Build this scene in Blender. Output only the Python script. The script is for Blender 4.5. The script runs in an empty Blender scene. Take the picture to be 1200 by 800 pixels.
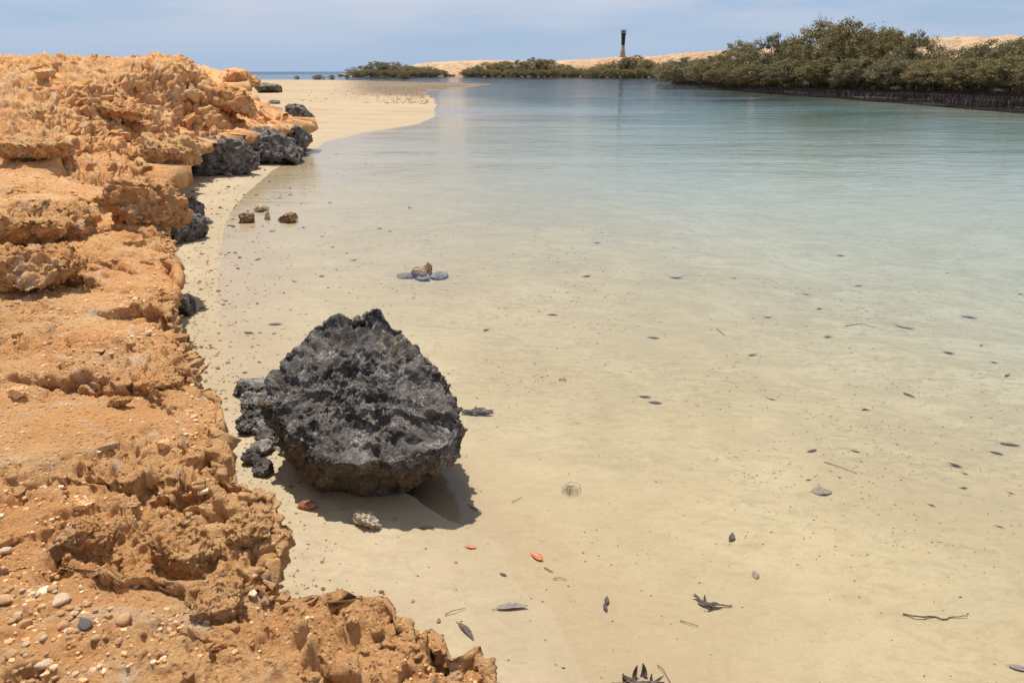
import bpy, bmesh, math, random
import numpy as np
from mathutils import Vector, Matrix
R = math.radians
random.seed(4)
rng = np.random.default_rng(7)
sc = bpy.context.scene
C = sc.collection

# ------------------------------------------------------------------ camera, sky, sun, exposure
H, PITCH, FPX = 2.4, R(20.03), 867.0
cam_d = bpy.data.cameras.new('camera'); cam = bpy.data.objects.new('camera', cam_d); C.objects.link(cam)
cam.location = (0, 0, H); cam.rotation_euler = (R(90) - PITCH, 0, 0)
cam_d.sensor_width = 36; cam_d.lens = 36 * FPX / 1200; cam_d.clip_end = 30000; cam_d.clip_start = 0.05
sc.camera = cam

SUN_EL, SUN_AZ = R(68), R(-26)          # azimuth from +Y towards +X; the sun stands ahead, to the left
world = bpy.data.worlds.new('World'); sc.world = world; world.use_nodes = True
wn = world.node_tree; wn.nodes.clear()
def wnode(t, **k):
    n = wn.nodes.new(t)
    for a, b in k.items(): setattr(n, a, b)
    return n
sky = wnode('ShaderNodeTexSky', sky_type='NISHITA'); sky.sun_disc = False
sky.sun_elevation = SUN_EL; sky.sun_rotation = SUN_AZ; sky.air_density = 1.0; sky.dust_density = 0.5; sky.ozone_density = 1.5
tc = wnode('ShaderNodeTexCoord')
sep = wnode('ShaderNodeSeparateXYZ'); wn.links.new(tc.outputs['Generated'], sep.inputs[0])
mp = wnode('ShaderNodeMapping'); mp.inputs['Scale'].default_value = (1.6, 1.6, 11); wn.links.new(tc.outputs['Generated'], mp.inputs[0])
cl = wnode('ShaderNodeTexNoise'); cl.inputs['Scale'].default_value = 1.7; cl.inputs['Detail'].default_value = 6; cl.inputs['Roughness'].default_value = .5
wn.links.new(mp.outputs[0], cl.inputs['Vector'])
cr = wnode('ShaderNodeMapRange'); cr.inputs[1].default_value = .30; cr.inputs[2].default_value = .62; cr.interpolation_type = 'SMOOTHSTEP'
wn.links.new(cl.outputs[0], cr.inputs[0])
er = wnode('ShaderNodeMapRange'); er.inputs[1].default_value = .01; er.inputs[2].default_value = .09; er.inputs[3].default_value = 0.08; er.inputs[4].default_value = .95
wn.links.new(sep.outputs[2], er.inputs[0])
ml = wnode('ShaderNodeMath', operation='MULTIPLY'); wn.links.new(cr.outputs[0], ml.inputs[0]); wn.links.new(er.outputs[0], ml.inputs[1])
tint = wnode('ShaderNodeMixRGB', blend_type='MULTIPLY'); tint.inputs[0].default_value = 1; tint.inputs[2].default_value = (.66, .80, 1.02, 1)
wn.links.new(sky.outputs[0], tint.inputs[1])
hz = wnode('ShaderNodeMapRange'); hz.inputs[1].default_value = -.02; hz.inputs[2].default_value = .32; hz.inputs[3].default_value = .92; hz.inputs[4].default_value = .1
wn.links.new(sep.outputs[2], hz.inputs[0])
hmx = wnode('ShaderNodeMixRGB'); hmx.inputs[2].default_value = (4.3, 5.7, 8.0, 1)
wn.links.new(hz.outputs[0], hmx.inputs[0]); wn.links.new(tint.outputs[0], hmx.inputs[1])
mx = wnode('ShaderNodeMixRGB'); mx.inputs[2].default_value = (6.7, 7.1, 8.2, 1)
wn.links.new(ml.outputs[0], mx.inputs[0]); wn.links.new(hmx.outputs[0], mx.inputs[1])
bg = wnode('ShaderNodeBackground'); bg.inputs[1].default_value = 0.085
wn.links.new(mx.outputs[0], bg.inputs[0])
wo = wnode('ShaderNodeOutputWorld'); wn.links.new(bg.outputs[0], wo.inputs[0])

sun_d = bpy.data.lights.new('sun', 'SUN'); sun_d.energy = 4.5; sun_d.angle = R(.55); sun_d.color = (1, .955, .88)
sun = bpy.data.objects.new('sun', sun_d); C.objects.link(sun)
to_sun = Vector((math.sin(SUN_AZ) * math.cos(SUN_EL), math.cos(SUN_AZ) * math.cos(SUN_EL), math.sin(SUN_EL)))
sun.rotation_euler = to_sun.to_track_quat('Z', 'Y').to_euler(); sun.location = (0, 0, 40)
sc.view_settings.view_transform = 'Standard'; sc.view_settings.look = 'None'; sc.view_settings.exposure = 0.13; sc.view_settings.gamma = 1
sc.cycles.use_denoising = True
sc.cycles.max_bounces = 8; sc.cycles.diffuse_bounces = 3; sc.cycles.glossy_bounces = 3; sc.cycles.transparent_max_bounces = 12
sc.cycles.volume_bounces = 0

# ------------------------------------------------------------------ picture ray to world (only to measure where things stand)
def ray(px, py):
    xc = (px - 600) / FPX; yc = -(py - 400) / FPX
    return Vector((xc, math.cos(PITCH) + yc * math.sin(PITCH), -math.sin(PITCH) + yc * math.cos(PITCH)))
def at(px, py, z=0.0):
    d = ray(px, py); t = (z - H) / d.z
    return Vector((d.x * t, d.y * t, z))
def atY(px, py, Y):
    d = ray(px, py); t = Y / d.y
    return Vector((d.x * t, Y, H + d.z * t))

# ------------------------------------------------------------------ numpy noise
_perm = rng.permutation(1024); _perm = np.concatenate([_perm, _perm])
_g = rng.normal(size=(1024, 3)); _g /= np.linalg.norm(_g, axis=1)[:, None]; _g = _g.astype(np.float32)
_rv = rng.random((1024, 3)).astype(np.float32)
def _h(ix, iy, iz):
    return _perm[_perm[_perm[ix & 1023] + (iy & 1023)] + (iz & 1023)]
def perlin(p):
    i = np.floor(p).astype(np.int64); f = (p - i).astype(np.float32)
    u = f * f * f * (f * (f * 6 - 15) + 10)
    out = np.zeros(len(p), np.float32)
    for a in (0, 1):
        for b in (0, 1):
            for c in (0, 1):
                g = _g[_h(i[:, 0] + a, i[:, 1] + b, i[:, 2] + c)]
                d = g[:, 0] * (f[:, 0] - a) + g[:, 1] * (f[:, 1] - b) + g[:, 2] * (f[:, 2] - c)
                w = (u[:, 0] if a else 1 - u[:, 0]) * (u[:, 1] if b else 1 - u[:, 1]) * (u[:, 2] if c else 1 - u[:, 2])
                out += w * d
    return out * 1.5
def fbm(p, s, o=4, rough=.5, off=0.):
    q = p / s + off; a = 1.; t = 0.; r = np.zeros(len(p), np.float32)
    for k in range(o):
        r += a * perlin(q); t += a; a *= rough; q = q * 2.03 + 7.7
    return r / t
def ridged(p, s, o=4, rough=.5, off=0.):
    q = p / s + off; a = 1.; t = 0.; r = np.zeros(len(p), np.float32)
    for k in range(o):
        r += a * (1 - 2 * np.abs(perlin(q))); t += a; a *= rough; q = q * 2.03 + 3.3
    return r / t
def worley(p, s, off=0.):
    q = p / s + off; i = np.floor(q).astype(np.int64); f = (q - i).astype(np.float32)
    f1 = np.full(len(p), 9., np.float32); f2 = f1.copy()
    for a in (-1, 0, 1):
        for b in (-1, 0, 1):
            for c in (-1, 0, 1):
                r = _rv[_h(i[:, 0] + a, i[:, 1] + b, i[:, 2] + c)]
                d = (r[:, 0] + a - f[:, 0]) ** 2 + (r[:, 1] + b - f[:, 1]) ** 2 + (r[:, 2] + c - f[:, 2]) ** 2
                f2 = np.minimum(f2, np.maximum(f1, d)); f1 = np.minimum(f1, d)
    return np.sqrt(f1), np.sqrt(f2)
def sstep(a, b, x):
    t = np.clip((x - a) / (b - a), 0, 1); return t * t * (3 - 2 * t)

# ------------------------------------------------------------------ object helpers
def mesh_np(name, V, F, mat, parent=None, smooth=True, attrs=None):
    me = bpy.data.meshes.new(name)
    V = np.asarray(V, np.float32); F = np.asarray(F, np.int32)
    k = F.shape[1]
    me.vertices.add(len(V)); me.vertices.foreach_set('co', V.ravel())
    me.loops.add(F.size); me.loops.foreach_set('vertex_index', F.ravel())
    me.polygons.add(len(F)); me.polygons.foreach_set('loop_start', np.arange(0, F.size, k, dtype=np.int32))
    me.polygons.foreach_set('loop_total', np.full(len(F), k, np.int32))
    me.polygons.foreach_set('use_smooth', np.full(len(F), smooth, bool))
    me.update(calc_edges=True)
    me.materials.append(mat)
    o = bpy.data.objects.new(name, me); C.objects.link(o)
    if parent: o.parent = parent
    return o
def grid_faces(nr, nc, flip=False):
    a = (np.arange(nr - 1)[:, None] * nc + np.arange(nc - 1)[None, :]).ravel()
    f = np.stack([a, a + 1, a + nc + 1, a + nc], 1)
    return f[:, ::-1].copy() if flip else f
def tag(o, label=None, cat=None, group=None, kind=None):
    for k, v in (('label', label), ('category', cat), ('group', group), ('kind', kind)):
        if v: o[k] = v
    return o
def empty(name, loc, label=None, cat=None, group=None):
    o = bpy.data.objects.new(name, None); C.objects.link(o); o.location = loc; o.empty_display_size = .1
    return tag(o, label, cat, group)
class MB:
    def __init__(s): s.v = []; s.f = []
    def tube(s, pts, rad, n=6):
        pts = [Vector(p) for p in pts]; base = len(s.v)
        for i, p in enumerate(pts):
            d = (pts[min(i + 1, len(pts) - 1)] - pts[max(i - 1, 0)]).normalized()
            a = d.orthogonal().normalized() if i == 0 else (s._a - d * s._a.dot(d)).normalized()
            s._a = a; b = d.cross(a)
            r = rad[i] if hasattr(rad, '__len__') else rad
            for k in range(n):
                t = 2 * math.pi * k / n
                s.v.append(tuple(p + (a * math.cos(t) + b * math.sin(t)) * r))
        for i in range(len(pts) - 1):
            for k in range(n):
                q = base + i * n; s.f.append((q + k, q + (k + 1) % n, q + n + (k + 1) % n, q + n + k))
        s.f.append(tuple(base + k for k in range(n))[::-1]); e = base + (len(pts) - 1) * n
        s.f.append(tuple(e + k for k in range(n)))
    def lathe(s, prof, n=24, c=(0, 0, 0)):
        base = len(s.v)
        for r, z in prof:
            for k in range(n):
                t = 2 * math.pi * k / n; s.v.append((c[0] + r * math.cos(t), c[1] + r * math.sin(t), c[2] + z))
        for i in range(len(prof) - 1):
            for k in range(n):
                q = base + i * n; s.f.append((q + k, q + (k + 1) % n, q + n + (k + 1) % n, q + n + k))
        s.f.append(tuple(base + k for k in range(n))[::-1]); e = base + (len(prof) - 1) * n
        s.f.append(tuple(e + k for k in range(n)))
    def build(s, name, mat, parent=None, smooth=True):
        me = bpy.data.meshes.new(name); me.from_pydata(s.v, [], s.f); me.materials.append(mat)
        me.polygons.foreach_set('use_smooth', [smooth] * len(me.polygons)); me.update()
        o = bpy.data.objects.new(name, me); C.objects.link(o)
        if parent: o.parent = parent
        return o

# ------------------------------------------------------------------ materials
def new_mat(name):
    m = bpy.data.materials.new(name); m.use_nodes = True; nt = m.node_tree; nt.nodes.clear()
    return m, nt
class N:
    def __init__(s, name):
        s.m, s.t = new_mat(name)
        s.geo = s.n('ShaderNodeNewGeometry'); s.tc = s.n('ShaderNodeTexCoord')
        s.pos = s.geo.outputs['Position']; s.obj = s.tc.outputs['Object']
    def n(s, t, **k):
        x = s.t.nodes.new(t)
        for a, b in k.items(): setattr(x, a, b)
        return x
    def l(s, a, b): s.t.links.new(a, b)
    def noise(s, scale, detail=5, rough=.55, vec=None, dist=0., stretch=None):
        v = vec or s.pos
        if stretch:
            mp = s.n('ShaderNodeMapping'); mp.inputs['Scale'].default_value = stretch; s.l(v, mp.inputs[0]); v = mp.outputs[0]
        x = s.n('ShaderNodeTexNoise'); x.inputs['Scale'].default_value = scale; x.inputs['Detail'].default_value = detail
        x.inputs['Roughness'].default_value = rough; x.inputs['Distortion'].default_value = dist; s.l(v, x.inputs['Vector'])
        return x.outputs[0]
    def vor(s, scale, vec=None, feature='F1', out=0):
        x = s.n('ShaderNodeTexVoronoi', feature=feature); x.inputs['Scale'].default_value = scale; s.l(vec or s.pos, x.inputs['Vector'])
        return x.outputs[out]
    def rng(s, v, a, b, c=0., d=1., smooth=True):
        x = s.n('ShaderNodeMapRange'); x.interpolation_type = 'SMOOTHSTEP' if smooth else 'LINEAR'
        for i, q in enumerate((a, b, c, d)): x.inputs[i + 1].default_value = q
        s.l(v, x.inputs[0]); return x.outputs[0]
    def mix(s, f, a, b, mode='MIX'):
        x = s.n('ShaderNodeMixRGB', blend_type=mode)
        for i, q in enumerate((f, a, b)):
            if isinstance(q, (int, float)): x.inputs[i].default_value = q
            elif isinstance(q, tuple): x.inputs[i].default_value = (*q, 1)
            else: s.l(q, x.inputs[i])
        return x.outputs[0]
    def math(s, op, a, b=0.):
        x = s.n('ShaderNodeMath', operation=op)
        for i, q in enumerate((a, b)):
            if isinstance(q, (int, float)): x.inputs[i].default_value = q
            else: s.l(q, x.inputs[i])
        return x.outputs[0]
    def bump(s, h, dist, strength=1., normal=None):
        x = s.n('ShaderNodeBump'); x.inputs['Distance'].default_value = dist; x.inputs['Strength'].default_value = strength
        s.l(h, x.inputs['Height'])
        if normal: s.l(normal, x.inputs['Normal'])
        return x.outputs[0]
    def out(s, col, rough=.9, normal=None, spec=.3, trans=None):
        b = s.n('ShaderNodeBsdfPrincipled')
        if isinstance(col, tuple): b.inputs['Base Color'].default_value = (*col, 1)
        else: s.l(col, b.inputs['Base Color'])
        if isinstance(rough, (int, float)): b.inputs['Roughness'].default_value = rough
        else: s.l(rough, b.inputs['Roughness'])
        b.inputs['Specular IOR Level'].default_value = spec
        if normal: s.l(normal, b.inputs['Normal'])
        o = s.n('ShaderNodeOutputMaterial'); sh = b.outputs[0]
        if trans:
            t = s.n('ShaderNodeBsdfTranslucent'); s.l(col, t.inputs[0]) if not isinstance(col, tuple) else None
            m_ = s.n('ShaderNodeMixShader'); m_.inputs[0].default_value = trans; s.l(sh, m_.inputs[1]); s.l(t.outputs[0], m_.inputs[2]); sh = m_.outputs[0]
        s.l(sh, o.inputs[0]); return s.m

def mat_orange():
    n = N('orange_limestone')
    big = n.rng(n.noise(.9, 5, .6, dist=.6), .38, .64)
    mid = n.rng(n.noise(4.2, 6, .62), .36, .66)
    fine = n.rng(n.noise(38, 6, .68), .3, .72)
    c = n.mix(big, (.92, .45, .165), (.95, .575, .255))
    c = n.mix(n.math('MULTIPLY', mid, .5), c, (.78, .37, .14))
    pale = n.rng(n.noise(2.3, 9, .72, dist=1.2), .53, .64)
    c = n.mix(n.math('MULTIPLY', pale, .75), c, (.92, .73, .51))
    c = n.mix(n.math('MULTIPLY', fine, .35), c, (.68, .36, .155))
    sp = n.rng(n.vor(55), .0, .22, 1, 0)
    c = n.mix(n.math('MULTIPLY', sp, .45), c, (.88, .68, .48))
    grain = n.rng(n.noise(180, 4, .7), .3, .7)
    c = n.mix(n.math('MULTIPLY', grain, .22), c, (.56, .32, .16))
    gw = n.math('MULTIPLY', n.rng(n.noise(1.4, 9, .75, dist=.8), .57, .66), n.rng(n.noise(30, 5, .8), .4, .62))
    c = n.mix(n.math('MULTIPLY', gw, .3), c, (.46, .31, .19))
    # weathered dark tide stain low on the face
    sepz = n.n('ShaderNodeSeparateXYZ'); n.l(n.pos, sepz.inputs[0])
    zz = n.math('ADD', sepz.outputs[2], n.math('MULTIPLY', n.noise(3.5, 5, .6), .36))
    stain = n.rng(zz, .42, .50, 1, 0)
    yy = n.rng(sepz.outputs[1], 3.6, 5.2)
    grey = n.mix(fine, (.075, .066, .06), (.20, .15, .105))
    c = n.mix(n.math('MULTIPLY', n.math('MULTIPLY', stain, yy), .9), c, grey)
    h = n.math('ADD', n.math('MULTIPLY', n.noise(24, 7, .72), 1.), n.math('MULTIPLY', n.noise(95, 5, .75), .5))
    h = n.math('SUBTRACT', h, n.math('MULTIPLY', n.rng(n.vor(34), .08, .34, 1, 0), .5))
    return n.out(c, .95, n.bump(h, .042, 1.), .15)
def mat_black(name='black_crust', tan=.5, world=False):
    n = N(name); v = n.pos if world else n.obj
    a = n.rng(n.noise(7, 7, .68, v), .34, .68); f = n.rng(n.noise(52, 6, .75, v), .36, .7)
    c = n.mix(a, (.10, .085, .073), (.34, .295, .255))
    c = n.mix(n.math('MULTIPLY', f, .45), c, (.035, .031, .029))
    li = n.rng(n.noise(9, 9, .8, v, .8), .48, .60); li2 = n.rng(n.noise(70, 6, .8, v), .47, .57)
    c = n.mix(n.math('MULTIPLY', n.math('MULTIPLY', li, li2), .85), c, (.78, .71, .63))
    t = n.rng(n.noise(3.8, 8, .72, v, .9), .57, .64)
    c = n.mix(n.math('MULTIPLY', t, tan), c, (.48, .34, .19))
    if name == 'black_crust':      # the foot of the block is bare tan rock with lichen patches
        s = n.n('ShaderNodeSeparateXYZ'); n.l(n.obj, s.inputs[0])
        zz = n.math('ADD', s.outputs[2], n.math('MULTIPLY', n.noise(7, 6, .7, v), .34))
        low = n.rng(zz, .06, .17, 1, 0)
        br = n.mix(f, (.20, .135, .075), (.42, .31, .19))
        c = n.mix(n.math('MULTIPLY', low, .75), c, br)
    h = n.math('ADD', n.noise(34, 8, .78, v), n.math('MULTIPLY', n.noise(130, 4, .8, v), .5))
    h = n.math('SUBTRACT', h, n.math('MULTIPLY', n.rng(n.vor(46, v), .05, .32, 1, 0), .6))
    return n.out(c, .8, n.bump(h, .030, 1.), .12)
def mat_sand():
    n = N('sand')
    sepz = n.n('ShaderNodeSeparateXYZ'); n.l(n.pos, sepz.inputs[0])
    z, y, x = sepz.outputs[2], sepz.outputs[1], sepz.outputs[0]
    c = n.mix(n.rng(n.noise(.8, 5, .6), .35, .65), (.46, .36, .225), (.545, .44, .285))
    c = n.mix(n.math('MULTIPLY', n.rng(n.noise(3.5, 7, .65, None, .7), .45, .7), .4), c, (.45, .345, .22))
    c = n.mix(n.math('MULTIPLY', n.rng(n.noise(240, 3, .8), .35, .7), .25), c, (.42, .31, .20))
    sub = n.rng(n.math('ADD', z, n.math('MULTIPLY', n.noise(1.1, 5, .6), .04)), .015, -.02)
    c = n.mix(n.math('MULTIPLY', sub, .9), c, n.mix(n.rng(n.noise(.9, 7, .62, None, .8), .36, .64), (.49, .42, .255), (.61, .535, .34)))
    c = n.mix(n.rng(z, -.16, -.5), c, (.60, .585, .46))
    dap = n.rng(n.noise(13, 8, .72, None, .9, (.7, 1, 1)), .44, .64)
    c = n.mix(n.math('MULTIPLY', dap, .32), c, (.36, .285, .165))
    dap2 = n.rng(n.noise(5.5, 6, .7, None, 1.4, (.6, 1.1, 1)), .52, .62)
    c = n.mix(n.math('MULTIPLY', dap2, n.rng(z, 0, -.12, .18, .5)), c, (.31, .27, .17))
    # loose plant litter, thicker where the bottom lies deeper
    deep = n.rng(z, -.02, -.22)
    lit = n.rng(n.noise(10, 8, .80, None, 1.3, (.5, 1.1, 1)), .47, .62)
    patch = n.rng(n.noise(.45, 5, .65, None, .7, (.8, 1, 1)), .38, .56)
    amt = n.math('MULTIPLY', n.math('MULTIPLY', lit, patch), n.rng(z, -.01, -.13, .22, .85))
    amt = n.math('MULTIPLY', amt, n.rng(y, 10, 34, 1, .6))
    c = n.mix(amt, c, (.21, .18, .115))
    c = n.mix(n.math('MULTIPLY', n.math('MULTIPLY', deep, n.rng(n.noise(1.5, 9, .78, None, .9, (.7, 1, 1)), .43, .58)), .68), c, (.33, .31, .21))
    spk = n.math('MULTIPLY', n.rng(n.noise(42, 5, .75, None, .6, (.6, 1, 1)), .62, .70), .62)
    c = n.mix(spk, c, (.20, .15, .10))
    c = n.mix(n.math('MULTIPLY', n.math('MULTIPLY', n.rng(y, 20, 40), n.rng(z, -.01, .03)), .6), c, n.mix(n.rng(n.noise(.5, 7, .7, None, 1., (.3, 1.2, 1)), .4, .6), (.50, .36, .215), (.40, .29, .17)))
    # damp sand by the water line
    wet = n.rng(n.math('ADD', z, n.math('MULTIPLY', n.noise(1.4, 5, .6), .03)), .018, .045, 1, 0)
    c = n.mix(n.math('MULTIPLY', wet, .5), c, (.38, .29, .17))
    # dark gravelly mud of the far flats
    far = n.rng(y, 70, 90); mudn = n.rng(n.noise(.035, 6, .7, None, 1.2, (.5, .35, 1)), .38, .47)
    gate = n.rng(n.math('ADD', x, n.math('MULTIPLY', y, .21)), -3, 5)
    c = n.mix(n.math('MULTIPLY', n.math('MULTIPLY', far, gate), n.math('MULTIPLY', mudn, .92)), c, (.17, .125, .08))
    m2 = n.rng(n.noise(.11, 6, .7, None, 1., (.35, 1.3, 1)), .52, .62)
    c = n.mix(n.math('MULTIPLY', n.math('MULTIPLY', m2, n.rng(y, 24, 40)), .7), c, (.36, .26, .15))
    h = n.math('ADD', n.noise(30, 7, .7), n.math('MULTIPLY', n.noise(210, 3, .7), .35))
    rough = n.rng(wet, 0, 1, .95, .7, False)
    return n.out(c, rough, n.bump(h, .009, .8), .25)
def mat_water():
    n = N('clear_water')
    w1 = n.noise(2.6, 4, .55, None, .6, (.5, 1.25, 1)); w2 = n.noise(11, 3, .5, None, .4, (.45, 1.3, 1)); w3 = n.noise(.33, 3, .5, None, 0, (.6, 1.2, 1))
    sepz = n.n('ShaderNodeSeparateXYZ'); n.l(n.pos, sepz.inputs[0])
    # calm water under the near bank, breeze ripples further out
    br = n.rng(sepz.outputs[1], 5, 28, .18, 1.)
    h = n.math('ADD', n.math('ADD', n.math('MULTIPLY', w1, .9), n.math('MULTIPLY', w2, .2)), n.math('MULTIPLY', w3, 2.5))
    h = n.math('SUBTRACT', h, 1.8)
    gust = n.rng(n.noise(.085, 4, .55, None, .8, (.45, 1.3, 1)), .38, .62, .5, 1.7)
    br = n.math('MULTIPLY', br, gust)
    nb = n.bump(n.math('MULTIPLY', h, br), .019, 1.)
    fr = n.n('ShaderNodeFresnel'); fr.inputs[0].default_value = 1.33; n.l(nb, fr.inputs['Normal'])
    gl = n.n('ShaderNodeBsdfGlossy'); gl.inputs['Roughness'].default_value = .035; n.l(nb, gl.inputs['Normal'])
    tr = n.n('ShaderNodeBsdfTransparent')
    mxs = n.n('ShaderNodeMixShader'); n.l(fr.outputs[0], mxs.inputs[0]); n.l(tr.outputs[0], mxs.inputs[1]); n.l(gl.outputs[0], mxs.inputs[2])
    va = n.n('ShaderNodeVolumeAbsorption'); va.inputs['Color'].default_value = (.18, .70, .92, 1); va.inputs['Density'].default_value = .088
    o = n.n('ShaderNodeOutputMaterial'); n.l(mxs.outputs[0], o.inputs[0]); n.l(va.outputs[0], o.inputs[1])
    return n.m
def mat_sea():
    n = N('deep_sea')
    c = n.mix(n.rng(n.noise(.02, 4, .6), .4, .6), (.022, .075, .15), (.035, .10, .19))
    return n.out(c, .5, n.bump(n.noise(.4, 4, .6, None, 0, (.4, 1, 1)), .5, 1.), .25)
def mat_leaf(name, a, b, trans=.25):
    n = N(name)
    oi = n.n('ShaderNodeObjectInfo')
    c = n.mix(n.rng(n.noise(1.3, 4, .6), .38, .62), a, b)
    c = n.mix(n.math('MULTIPLY', n.rng(n.noise(9, 3, .6), .45, .65), .5), c, (a[0] * 1.7, a[1] * 1.6, a[2] * 1.6))
    c = n.mix(n.math('MULTIPLY', oi.outputs['Random'], .3), c, (.12, .095, .045))
    return n.out(c, .6, None, .3, trans)
def mat_simple(name, a, b, scale=8, rough=.85, bump=.004, bs=40, world=False, spec=.25):
    n = N(name); v = n.pos if world else n.obj
    c = n.mix(n.rng(n.noise(scale, 6, .65, v), .35, .65), a, b)
    return n.out(c, rough, n.bump(n.noise(bs, 6, .7, v), bump, 1.), spec)
M = {}
M['orange'] = mat_orange(); M['black'] = mat_black(); M['blackrock'] = mat_black('black_beach_rock', .5); M['sand'] = mat_sand()
M['water'] = mat_water(); M['sea'] = mat_sea()
M['leafy'] = mat_leaf('mangrove_foliage', (.20, .165, .062), (.34, .28, .12)); M['leafy2'] = mat_leaf('grey_green_foliage', (.165, .145, .065), (.28, .24, .12))
M['bark'] = mat_simple('mangrove_bark', (.10, .075, .055), (.19, .15, .11), 5)
M['root'] = mat_simple('breathing_roots', (.022, .015, .012), (.055, .038, .030), .8, .9, world=True)
M['mud'] = mat_simple('dark_mud', (.028, .019, .018), (.060, .042, .036), .6, .8, .02, 4, True)
M['orangestone'] = mat_simple('orange_stone', (.78, .40, .17), (.90, .58, .30), 14, .95, .006, 60)
M['palestone'] = mat_simple('pale_stone', (.80, .55, .33), (.90, .70, .48), 20, .95, .005, 70)
M['brownstone'] = mat_simple('brown_stone', (.18, .10, .05), (.42, .27, .14), 22, .9, .006, 60)
M['tanstone'] = mat_simple('tan_stone', (.30, .24, .16), (.62, .52, .38), 26, .9, .006, 50)
M['greystone'] = mat_simple('grey_stone', (.15, .135, .12), (.34, .30, .26), 12, .85, .008, 50)
M['redstone'] = mat_simple('reddish_stone', (.26, .10, .05), (.42, .19, .10), 30, .85, .004, 70)
M['darkleaf'] = mat_simple('dark_rotting_leaf', (.045, .034, .027), (.13, .095, .07), 60, .6, .002, 200, spec=.4)
M['greyleaf'] = mat_simple('grey_leaf', (.17, .14, .115), (.30, .25, .20), 60, .6, .002, 200)
M['redleaf'] = mat_simple('rust_red_leaf', (.42, .10, .025), (.55, .19, .05), 50, .45, .001, 200, spec=.5)
M['twig'] = mat_simple('twig', (.09, .055, .03), (.20, .13, .08), 40, .85, .002, 150)
M['sunkleaf'] = mat_simple('silted_leaf', (.11, .09, .065), (.27, .22, .15), 50, .8, .002, 150)
M['litter'] = mat_simple('litter', (.075, .055, .04), (.24, .18, .12), 30, .85, .001, 150)
def mat_hill():
    n = N('far_orange_rock')
    c = n.mix(n.rng(n.noise(.05, 7, .68, None, .8), .38, .62), (.66, .41, .22), (.74, .52, .32))
    c = n.mix(n.math('MULTIPLY', n.rng(n.noise(.35, 7, .75), .50, .62), .6), c, (.42, .26, .14))
    c = n.mix(n.math('MULTIPLY', n.rng(n.noise(.14, 7, .75, None, 1., (1, 1, 3)), .55, .64), .5), c, (.82, .66, .46))
    return n.out(c, .95, n.bump(n.noise(.5, 7, .75), 1.2, 1.), .1)
M['hill'] = mat_hill()

# ------------------------------------------------------------------ shoreline and bed
def curve_x(pts):
    """pts: (px, py, z) -> arrays of Y and X"""
    w = [at(*p) for p in pts]; w.sort(key=lambda v: v.y)
    return np.array([v.y for v in w]), np.array([v.x for v in w])
SY, SX = curve_x([(760, 880, 0), (690, 800, 0), (640, 720, 0), (560, 630, 0), (440, 560, 0), (310, 480, 0), (268, 430, 0), (254, 370, 0), (250, 330, 0),
                  (258, 285, 0), (268, 255, 0), (288, 225, 0), (325, 196, 0), (358, 180, 0), (385, 165, 0), (430, 155, 0), (490, 146, 0), (513, 136, 0),
                  (508, 118, 0), (497, 108, 0), (575, 98.5, 0)])
SY = np.append(SY, [215, 330, 2000]); SX = np.append(SX, [-40, -300, -900])
# far bank of the creek, right side
BY = np.array([0, 30, 51, 76, 112, 168, 240, 330, 380, 420, 445, 460, 480, 2000.]); BX = np.array([38, 37, 35.3, 35, 32.5, 35, 52, 62, 45, 10, -60, -95, -400, -900.])
def bed_z(x, y):
    x = np.asarray(x, float); y = np.asarray(y, float)
    s = x - np.interp(y, SY, SX)
    k = np.clip(y / 20, 1, 3)
    dep = .024 * s + .0075 * np.maximum(s, 0) ** 1.6
    dep = np.where(s > 0, np.minimum(dep, .72), np.maximum(.05 * s / k, -.22) - .03 * sstep(30, 80, y))
    # flats beyond the spit
    far = sstep(215, 330, y); dep = dep * (1 - far) + .5 * far
    b = np.interp(y, BY, BX) - x
    depb = np.where(b > 0, .12 + .07 * b, .35)
    dep = np.minimum(dep, np.maximum(depb, .1))
    p = np.stack([x.ravel(), y.ravel(), np.zeros(x.size)], 1)
    nz = (fbm(p, 2.2, 3) * .018 + fbm(p, .35, 3) * .009 + fbm(p, .11, 3) * .003).reshape(x.shape)
    nz = nz * np.clip(np.abs(s) * .8, .25, 1) + fbm(p, 14., 3).reshape(x.shape) * .05 * sstep(24, 60, y)
    return -dep + nz
rowsY = np.concatenate([np.linspace(.3, 1.6, 22)[:-1], np.geomspace(1.6, 300, 560), np.geomspace(300, 900, 30)[1:]])
t = np.linspace(-1, 1, 430)
Yg = np.repeat(rowsY[:, None], len(t), 1)
Xg = t[None, :] * (Yg * 1.05 + 3.0) + .0
Zg = bed_z(Xg, Yg)
bed = mesh_np('beach_ground', np.stack([Xg, Yg, Zg], 2).reshape(-1, 3), grid_faces(*Xg.shape), M['sand'])
tag(bed, kind='structure', label='pale sandy beach and creek bottom under clear water')
bm_ = MB()   # the same ground carried on around and under everything
gv = [(-9000, -60), (9000, -60), (9000, 9000), (-9000, 9000)]
bm_.v += [(a, b, -2.6) for a, b in gv]; bm_.f.append((0, 1, 2, 3)); tag(bm_.build('ground', M['sand'], smooth=False), kind='structure', label='ground under the creek and the sea')

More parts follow.
